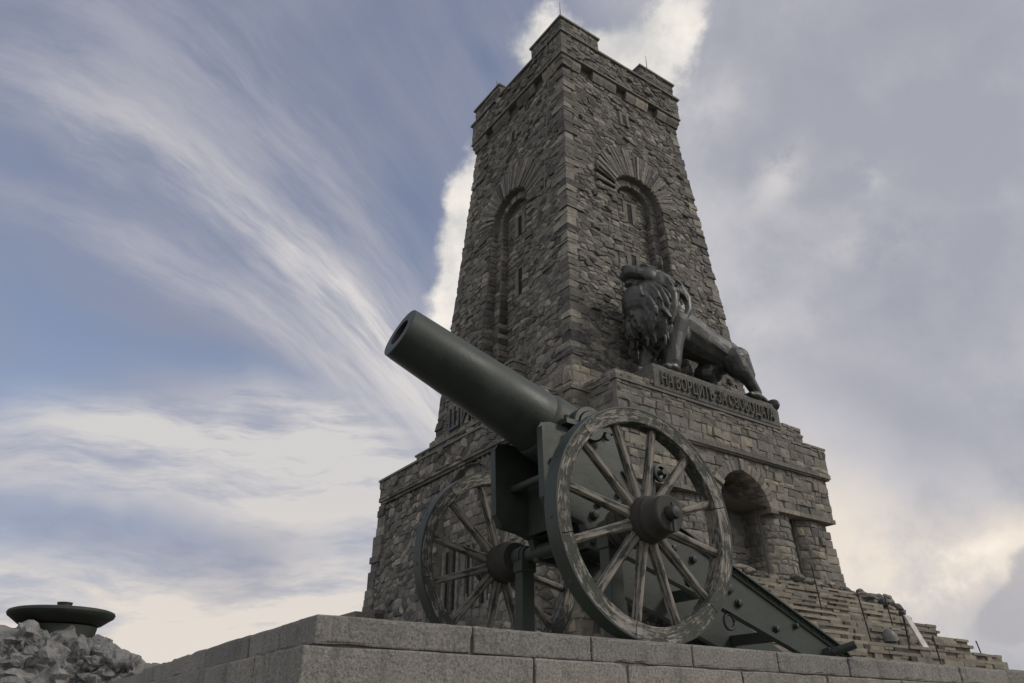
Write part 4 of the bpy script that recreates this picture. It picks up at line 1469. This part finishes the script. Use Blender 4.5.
def boulder(mb, c, s, seed, sub=2, cuts=5, mi=0, amp=0.18):
    bm = bmesh.new()
    bmesh.ops.create_icosphere(bm, subdivisions=sub, radius=1.0)
    rr = random.Random(seed)
    planes = []
    for _ in range(cuts):
        n = Vector((rr.uniform(-1, 1), rr.uniform(-1, 1), rr.uniform(-1, 1))).normalized()
        planes.append((n, rr.uniform(0.5, 0.82)))
    off = Vector((rr.uniform(-50, 50), rr.uniform(-50, 50), rr.uniform(-50, 50)))
    rot = Matrix.Rotation(rr.uniform(0, 6.28), 3, 'Z')
    vs = []
    for v in bm.verts:
        p = v.co.copy()
        for n, d in planes:
            e = p.dot(n) - d
            if e > 0: p -= n * e * 0.92
        q = p + off
        p *= 1 + amp * mnoise.noise(q * 1.6) + amp * .5 * mnoise.noise(q * 4.1) + amp * .3 * mnoise.noise(q * 9.0)
        p = rot @ Vector((p.x * s[0], p.y * s[1], p.z * s[2]))
        vs.append((c[0] + p.x, c[1] + p.y, c[2] + p.z))
    bm.verts.index_update()
    fs = [[v.index for v in f.verts] for f in bm.faces]
    bm.free()
    mb.add(vs, fs, mi)


for i in range(130):
    u = rnd.uniform(6.1, 8.35)
    tz = 5.0 - max(0, u - 8.0) * 0.8
    z = rnd.uniform(3.3, tz - .15)
    boulder(rk, (u, -9.15 + rnd.uniform(-.3, .3), z), (rnd.uniform(.24, .46), rnd.uniform(.22, .36), rnd.uniform(.14, .26)), i + 900, sub=3, amp=.25)
for i in range(12):
    u = 6.2 + i * .18
    boulder(rk, (u, -9.0, 4.92 + rnd.uniform(-.06, .06)), (rnd.uniform(.22, .36), .4, rnd.uniform(.14, .2)), i + 1960, sub=3, amp=.25)
for i in range(44):      # rough footing stones under the piers
    u = -2.4 + i * .24
    boulder(rk, (u, -7.9 + rnd.uniform(-.25, .15), 5.2 + rnd.uniform(-.1, .32)), (rnd.uniform(.2, .4), rnd.uniform(.2, .35), rnd.uniform(.12, .24)), i + 2960, sub=3, amp=.22)
rk.box(6.35, 8.1, -9.0, -7.0, 0.5, 4.7, 0)
rock_l = rk.build('rock_ledge', M['rubble'], None, tuple(Vector((8.9, -8.3, ZB))))
rock_l.location = TW((8.9, -8.3, ZB)); rock_l.rotation_euler = (0, 0, TY)
tag(rock_l, 'rough grey rock ledge along the head of the stone stairs and below the piers', 'rock')

# thin black posts standing on the steps


def post(u, v, z, L, lean, label):
    m = MB()
    m.tube([(0, 0, -0.05), (lean * .5, 0, L * .5), (lean, 0, L)], 0.022, 8)
    m.tube([(lean, 0, L - .02), (lean * 1.03, 0, L + .03)], [.03, .02], 8)
    m.tube([(0, 0, 0), (0, 0, .04)], [.06, .05], 8)
    o = m.build('chain_post', M['rod'], None)
    o.location = TW((u, v, z)); o.rotation_euler = (0, 0, TY)
    tag(o, label, 'post', 'thin black posts on the stairs')


def step_at(v):
    best = min(step_tops, key=lambda s: abs(s[0] - v))
    return best


for (u, i, L, lean, lab) in ((0.25, 5, 1.5, -.14, 'leaning thin black post on the steps below the portal pier, leftmost of the posts'),
                             (-0.65, 9, 1.5, -.24, 'tall thin black post leaning left in the middle of the steps'),
                             (3.5, 6, 1.0, -.12, 'thin black post on the steps in front of the rock ledge'),
                             (1.1, 11, 0.8, -.10, 'short thin black post low on the steps beside the white slanted panel'),
                             (6.0, 9, 0.42, -.14, 'small leaning black post at the right end of the steps')):
    v, z = step_tops[min(i, len(step_tops) - 1)]
    post(u, v, z, L, lean, lab)

# slanted white panel
wp = empty('slanted_panel', (0, 0, 0), TY, 'slanted white board standing near the right end of the stone steps', 'board')
v, z = step_tops[9]
wp.location = TW((1.85, v, z))
m = MB(); m.prism([(-0.35, 0.98), (-0.05, 0.98), (0.75, 0.0), (0.40, 0.0)], -0.03, 0.03, lambda a, b, d: (a, d, b)); m.build('board_face', M['white'], wp, bevel=0.008)
m = MB(); m.box(-.30, -.25, .035, .08, 0, .95); m.build('support_leg', M['rod'], wp)
m = MB(); m.box(.45, .5, .035, .08, -.02, .3); m.build('support_leg', M['rod'], wp)

fl_ = empty('floodlight', (0, 0, 0), TY, 'small grey floodlight standing on the stone steps left of the white board', 'floodlight')
v, z = step_tops[9]
fl_.location = TW((0.4, v, z))
m = MB(); m.lathe([(0, 0.20), (.10, .21), (.22, .20), (.33, .14), (.38, .05), (.385, 0.0)], (0, 0, .1), (0, 0, 1), 16); m.build('housing', M['greybox'], fl_, smooth=True)
m = MB(); m.box(-.14, .14, -.12, .12, 0, .1); m.build('bracket', M['rod'], fl_, bevel=.01)

# ================================================================= FIRE BOWL ON ITS ROCK PLINTH
BX, BY = -5.60, 9.8
rp = MB()
br = random.Random(5)
rp.lathe([(0, 2.2), (1.2, 1.55), (2.2, .85), (2.52, 0.45), (2.55, 0)], (BX - .25, BY, -1.7), (0, 0, 1), 24)
for i in range(620):
    a = br.uniform(math.pi * .9, math.pi * 2.1) if i % 4 else br.uniform(0, 2 * math.pi)
    z = -1.0 + 1.95 * br.random() ** .7
    prof = 1.95 - 0.50 * (z + 1.6)          # narrowing upwards
    x = BX - 0.25 + math.cos(a) * prof * (1.0 if math.cos(a) > 0 else 1.5)
    y = BY + math.sin(a) * prof * .85
    q = br.uniform(.10, .25)
    boulder(rp, (x, y, z), (q * br.uniform(.9, 1.5), q * br.uniform(.8, 1.1), q * br.uniform(.55, .95)), i, sub=3, amp=.42, cuts=7)
for i in range(110):
    a = br.uniform(0, 2 * math.pi); t = math.sqrt(br.random())
    x, y = BX + math.cos(a) * t * .62 - .05, BY + math.sin(a) * t * .6
    boulder(rp, (x, y, .92 + br.uniform(-.05, .06)), (br.uniform(.07, .16), br.uniform(.1, .16), br.uniform(.07, .13)), i + 1300, sub=3, amp=.42, cuts=7)
for i in range(200):  # shoulder running down towards the parapet
    t = br.random()
    boulder(rp, (BX + .45 + t * 1.05, BY + br.uniform(-.5, .4), .93 - t * .36 - br.random() * .5), (br.uniform(.09, .2), br.uniform(.1, .2), br.uniform(.06, .15)), i + 1400, sub=3, amp=.42, cuts=7)
for i in range(60):  # shoulder towards the other side
    t = br.random()
    boulder(rp, (BX - .45 - t * 1.2, BY + br.uniform(-.5, .4), 1.02 - t * .05 - br.random() * .5), (br.uniform(.1, .24), br.uniform(.1, .2), br.uniform(.08, .16)), i + 1500, sub=3, amp=.42, cuts=7)
rpo = rp.build('rock_plinth', M['lime'], None, (BX, BY, -1.65))
rpo.location = (BX, BY, -1.65)
tag(rpo, 'rough pile of pale grey rocks carrying the dark bronze fire bowl', 'rock plinth')

fb = empty('fire_bowl', (BX + .03, BY, 1.06), 0, 'wide shallow dark green bronze bowl on top of the pale rocks', 'bowl')
fb.rotation_euler = (0, R(-1.0), 0)
m = MB(); m.lathe([(.10, .0), (.10, .40), (.115, .46), (.185, .555), (.205, .585), (.235, .598), (.26, .588), (.275, .55), (.295, .35), (.302, .1), (.302, 0)], (0, 0, 0), (0, 0, 1), 56); m.build('bowl_dish', M['bowl'], fb, smooth=True, autosmooth=40)
m = MB(); m.lathe([(-.12, .42), (.0, .41), (.09, .42)], (0, 0, 0), (0, 0, 1), 40); m.build('bowl_foot', M['bowl'], fb, smooth=True)
m = MB(); m.lathe([(.295, .12), (.312, .115), (.314, .085), (.36, .082), (.365, .088), (.378, .088), (.379, 0)], (0, 0, 0), (0, 0, 1), 28); m.build('burner_cap', M['bowl'], fb, smooth=True, autosmooth=40)

# ================================================================= THE CANNON
AX = Vector((math.cos(R(-56)), math.sin(R(-56)), 0))
WC = Vector((0.879, 4.7258, 0)) + AX * (-0.90)
gun = empty('field_cannon', (WC.x, WC.y, ZB), PY, 'old green siege cannon with a raised barrel and two large weathered spoked wheels', 'cannon')
AXZ = 1.199 - ZB     # axle height above the terrace


def seglathe(prof, y0, seg=96):
    return prof


def make_wheel(y_out, sgn):
    """wheel whose near face lies at y_out (local y is towards the far side); origin at the axle"""
    w = bpy.data.objects.new('wheel', None)
    rim = MB()
    r0, r1 = 0.642, 0.735
    W = 0.12
    nf = 6
    for q in range(nf):
        t0 = 2 * math.pi * q / nf + .25 + .004
        t1 = 2 * math.pi * (q + 1) / nf + .25 - .004
        ns = 16
        vs_ = []
        for i in range(ns + 1):
            t = t0 + (t1 - t0) * i / ns
            for r_, y_ in ((r0 + .006, 0.004), (r0, .016), (r0, W - .016), (r0 + .006, W - .004), (r1, W - .002), (r1, .002)):
                vs_.append((r_ * math.cos(t), y_, r_ * math.sin(t)))
        fs_ = []
        for i in range(ns):
            for k_ in range(6):
                fs_.append((i * 6 + k_, i * 6 + (k_ + 1) % 6, (i + 1) * 6 + (k_ + 1) % 6, (i + 1) * 6 + k_))
        fs_ += [tuple(range(6)), tuple(ns * 6 + k_ for k_ in range(6))]
        rim.add(vs_, fs_)
    rim_o = rim.build('wheel', M['wood'], gun)
    rim_o.location = (0, y_out, AXZ)
    ty = MB()
    ty.lathe([(.003, .7352), (0, .738), (0, .747), (.004, .75), (W - .004, .75), (W, .747), (W, .738), (W - .003, .7352)], (0, 0, 0), (0, 1, 0), 128)
    for q in range(12):
        t = 2 * math.pi * q / 12 + .1
        ty.lathe([(0, .016), (.004, .012), (.006, 0)], (.75 * math.cos(t), W * .5, .75 * math.sin(t)), (math.cos(t), 0, math.sin(t)), 8)
    ty.build('tyre', M['gun'], rim_o, smooth=True, autosmooth=35)
    hub = MB()
    s = 1 if sgn > 0 else -1      # sgn>0: outboard side is -y
    prof = [(-.17, 0), (-.168, .05), (-.172, .095), (-.172, .108), (-.165, .117), (-.13, .119), (-.125, .112), (-.10, .116), (-.06, .132), (-.055, .139), (-.03, .140), (-.025, .136), (0, .148),
            (.03, .151), (.09, .151), (.12, .148), (.16, .150), (.165, .156), (.195, .154), (.2, .146), (.27, .125), (.275, .131), (.305, .128), (.31, .07), (.31, 0)]
    hub.lathe([(t * s, r_) for t, r_ in prof], (0, .0 if s > 0 else W, 0), (0, 1, 0), 48)
    ho = hub.build('hub', M['hub'], rim_o, smooth=True, autosmooth=35)
    pin = MB()
    yo = (-.17) * s + (0 if s > 0 else W)
    pin.lathe([(0, .046), (.04 * s * -1, .045), (.058 * s * -1, .034), (.065 * s * -1, 0)], (0, yo, 0), (0, 1, 0), 20)
    pin.box(-.012, .012, yo - s * .03 - .008, yo - s * .03 + .008, -.12, .06)
    pin.build('axle_pin', M['iron'], rim_o, smooth=True, autosmooth=35)
    sm_ = None
    for q in range(12):
        if sm_ is None:
            sp = MB()
            prof = [(.14, .040, .034), (.22, .034, .032), (.40, .028, .030), (.58, .026, .030), (.645, .028, .030)]
            vs_, fs_ = [], []
            for (r_, a_, b_) in prof:
                yy = .06 if True else 0
                for k_ in range(8):
                    t = 2 * math.pi * (k_ + .5) / 8
                    cx_ = max(-1, min(1, 1.25 * math.cos(t))); cz_ = max(-1, min(1, 1.25 * math.sin(t)))
                    vs_.append((r_, cx_ * b_, cz_ * a_))
            for i in range(len(prof) - 1):
                for k_ in range(8):
                    fs_.append((i * 8 + k_, i * 8 + (k_ + 1) % 8, (i + 1) * 8 + (k_ + 1) % 8, (i + 1) * 8 + k_))
            fs_ += [tuple(range(8)), tuple((len(prof) - 1) * 8 + k_ for k_ in range(8))]
            sp.add(vs_, fs_)
            so = sp.build('spoke', M['spoke'], rim_o)
            sm_ = so
        else:
            so = sm_.copy(); COL.objects.link(so); so.parent = rim_o
        so.location = (0, .06, 0)
        so.rotation_euler = (0, -R(18 + 30 * q), 0)
    bpy.data.objects.remove(w)
    return rim_o


make_wheel(-0.90, 1)
make_wheel(0.783, -1)

m = MB()
m.tube([(0, -0.75, AXZ), (0, 0.80, AXZ)], .058, 20)
for y in (-.52, .52):
    m.tube([(0, y - .05, AXZ), (0, y + .05, AXZ)], .082, 20)
m.build('axle', M['gun'], gun, smooth=True, autosmooth=40)

# barrel: long plain tube, thicker towards the breech
el = R(19.65)
bdir = Vector((-math.cos(el), 0, math.sin(el)))
mz = Vector((-1.416, 0, 2.518 - ZB))
m = MB()
Lb = 1.98
prof = [(0.004, .100), (0, .106), (0, .186), (.006, .192), (.05, .1955), (.4, .209), (.8, .225), (1.2, .243), (1.262, .246), (1.27, .252), (1.30, .262), (1.72, .268), (1.74, .262), (1.95, .255), (1.98, .24), (1.99, .15), (1.995, .0)]
m.lathe([(-t, r_) for t, r_ in prof], mz, bdir, 72)
bar = m.build('barrel', M['barrel'], gun, smooth=True, autosmooth=30)
m = MB()
m.lathe([(.001, .101), (-.02, .096), (-1.2, .096), (-1.2, 0)], mz, bdir, 40)
m.build('bore', M['iron'], bar, smooth=True, autosmooth=40)
TR = mz - bdir * (1.416 / math.cos(el) + .02)
m = MB(); m.tube([(TR.x, -.36, TR.z), (TR.x, .36, TR.z)], .11, 24); m.build('trunnion', M['gun'], bar, smooth=True, autosmooth=40)

# cheeks: side plates running down into the trail
poly = [(-.20, 1.315), (-.36, 1.335), (-.412, 1.42), (-.425, 1.92), (-.40, 1.965), (-.32, 1.985), (-.17, 1.975), (-.13, 1.93), (-.05, 1.89), (.06, 1.89), (.14, 1.93), (.18, 1.97), (.28, 1.97),
        (.335, 1.88), (.385, 1.76), (.50, 1.60), (.66, 1.475), (2.62, .640), (2.78, .52), (2.80, .47), (2.34, .462), (1.25, .815), (.30, 1.10), (-.03, 1.13), (-.085, 1.28)]
poly = [(a, b - ZB) for a, b in poly]
for s in (-1, 1):
    m = MB()
    y0, y1 = sorted((s * .272, s * .288))
    m.prism(poly, y0, y1, lambda a, b, d: (a, d, b))
    # riveted angle iron along the edges, turned outwards
    n = len(poly)
    cx_ = 0
    def inset(i, w_):
        p0, p1, p2 = Vector(poly[i - 1]), Vector(poly[i]), Vector(poly[(i + 1) % n])
        d1, d2 = (p1 - p0).normalized(), (p2 - p1).normalized()
        n1, n2 = Vector((d1.y, -d1.x)), Vector((d2.y, -d2.x))
        nn = (n1 + n2)
        nn = nn.normalized() if nn.length > .1 else n1
        return p1 + nn * w_ * 1.0
    ins = [inset(i, .055) for i in range(n)]
    rim_ = [Vector(p) for p in poly]
    ya, yb = s * .289, s * .335
    for i in range(n):
        j = (i + 1) % n
        if 3 <= i <= 13: continue
        thin = [inset(i, .014), inset(j, .014)]
        m.add([(rim_[i].x, ya, rim_[i].y), (rim_[j].x, ya, rim_[j].y), (ins[j].x, ya, ins[j].y), (ins[i].x, ya, ins[i].y),
               (rim_[i].x, ya + s * .012, rim_[i].y), (rim_[j].x, ya + s * .012, rim_[j].y), (ins[j].x, ya + s * .012, ins[j].y), (ins[i].x, ya + s * .012, ins[i].y)],
              [(0, 1, 2, 3), (4, 5, 6, 7), (2, 3, 7, 6)])
        m.add([(rim_[i].x, ya, rim_[i].y), (rim_[j].x, ya, rim_[j].y), (rim_[j].x, yb, rim_[j].y), (rim_[i].x, yb, rim_[i].y),
               (thin[0].x, ya, thin[0].y), (thin[1].x, ya, thin[1].y), (thin[1].x, yb, thin[1].y), (thin[0].x, yb, thin[0].y)],
              [(0, 1, 2, 3), (4, 5, 6, 7), (2, 3, 7, 6)])
        # rivets
        seglen = (rim_[j] - rim_[i]).length
        k_ = int(seglen / .13)
        for q in range(k_):
            t = (q + .5) / k_
            c = (ins[i] * .45 + rim_[i] * .55) * (1 - t) + (ins[j] * .45 + rim_[j] * .55) * t
            m.lathe([(0, .014), (.008, .012), (.013, .006), (.014, 0)], (c.x, ya + s * .012, c.y), (0, s, 0), 8)
    ch = m.build('carriage_cheek', M['gun'], gun)
    # bolts on the plate
    for (a, b, r_) in ((.55, 1.36, .03), (.62, 1.18, .03), (.80, 1.22, .026), (1.0, 1.16, .026), (.92, .98, .03), (1.36, .98, .035), (1.45, .88, .028), (1.85, .72, .024), (-.3, 1.45, .02), (-.3, 1.7, .02), (-.25, 1.42, .024), (0.05, 1.36, .03), (.25, 1.22, .03), (.1, 1.45, .024), (.3, 1.55, .024), (2.1, .76, .02), (1.1, .92, .024), (.45, 1.1, .024)):
        m = MB()
        m.lathe([(0, r_ * 1.25), (.01, r_ * 1.25), (.011, r_), (.03, r_ * .95), (.034, r_ * .5), (.035, 0)], (a, s * .288, b - ZB), (0, s, 0), 10)
        m.build('bolt', M['iron'], ch)
    # trunnion cap square
    m = MB()
    cap = [(TR.x + .155 * math.cos(t), TR.z + .155 * math.sin(t)) for t in [math.pi * q / 12 for q in range(13)]]
    cap += [(TR.x - .115 * math.cos(t), TR.z + .115 * math.sin(t)) for t in [math.pi * q / 12 for q in range(13)]]
    m.prism(cap, s * .255, s * .345, lambda a, b, d: (a, d, b))
    for e in (-1, 1):
        m.box(TR.x + e * .155 - .075, TR.x + e * .155 + .075, *sorted((s * .255, s * .345)), TR.z - .02, TR.z + .022)
        m.tube([(TR.x + e * .19, s * .30, TR.z), (TR.x + e * .19, s * .30, TR.z + .06)], .022, 6)
        m.tube([(TR.x + e * .14, s * .35, TR.z - .06), (TR.x + e * .14, s * .375, TR.z - .06)], .03, 10)
    m.build('trunnion_cap', M['gun'], ch, bevel=.004)
    # prop leg outside the cheek
    m = MB()
    y = s * .50
    m.box(-.058, .058, y - .05, y + .05, .0, AXZ - .06)
    m.box(-.07, .07, y - .06, y + .06, AXZ - .12, AXZ - .03)
    m.tube([(0, y - .07, AXZ), (0, y + .07, AXZ)], .075, 18)
    m.box(-.11, .11, y - .10, y + .10, 0.0, .03)
    m.build('prop_leg', M['gun'], gun, bevel=.008)

m = MB()
for (a, b) in ((.62, 1.30), (1.3, .95), (2.0, .66)):
    m = MB()
    m.box(a - .04, a + .04, -.272, .272, b - ZB - .01, b - ZB + .07)
    m.build('transom', M['gun'], gun, bevel=.006)
m = MB()
m.box(-.12, -.09, -.272, .272, 1.30 - ZB, 1.72 - ZB)
m.build('front_plate', M['gun'], gun, bevel=.004)
m = MB()
m.tube([(-.26, -.272, 1.63 - ZB), (-.26, .272, 1.63 - ZB)], .032, 14)
m.build('cross_bar', M['gun'], gun, smooth=True, autosmooth=40)
m = MB()
m.quad((-.08, -.271, 1.29 - ZB), (-.08, .271, 1.29 - ZB), (.6, .271, 1.16 - ZB), (.6, -.271, 1.16 - ZB))
m.box(.28, .30, -.271, .271, 1.2 - ZB, 1.62 - ZB)
m.build('carriage_floor', M['gun'], gun)
# elevating gear beside the breech
m = MB()
m.tube([(.66, -.24, 1.3 - ZB), (.70, -.24, 1.78 - ZB)], .026, 10)
m.lathe([(-.02, .05), (-.015, .07), (.015, .07), (.02, .05)], (.74, -.29, 1.79 - ZB), (0, 1, 0), 16)
m.tube([(.74, -.34, 1.79 - ZB), (.74, -.20, 1.79 - ZB)], .022, 8)
m.build('elevating_gear', M['gun'], gun, smooth=True, autosmooth=35)
m = MB()
m.tube([(2.45, -.34, .575 - ZB), (2.55, -.50, .63 - ZB)], .032, 14)
m.tube([(2.42, -.26, .56 - ZB), (2.45, -.34, .575 - ZB)], .045, 14)
m.build('trail_handle', M['iron'], gun, smooth=True, autosmooth=40)
m = MB()
ringp = [(1.30 + .055 * math.cos(t), -.31, .735 - ZB + .055 * math.sin(t)) for t in [2 * math.pi * q / 16 for q in range(17)]]
m.tube(ringp, .012, 6)
m.build('lashing_ring', M['iron'], gun, smooth=True)
# trail spade plate closing the two cheeks
m = MB()
m.box(2.30, 2.76, -.272, .272, .47 - ZB, .50 - ZB)
m.build('trail_plate', M['gun'], gun)
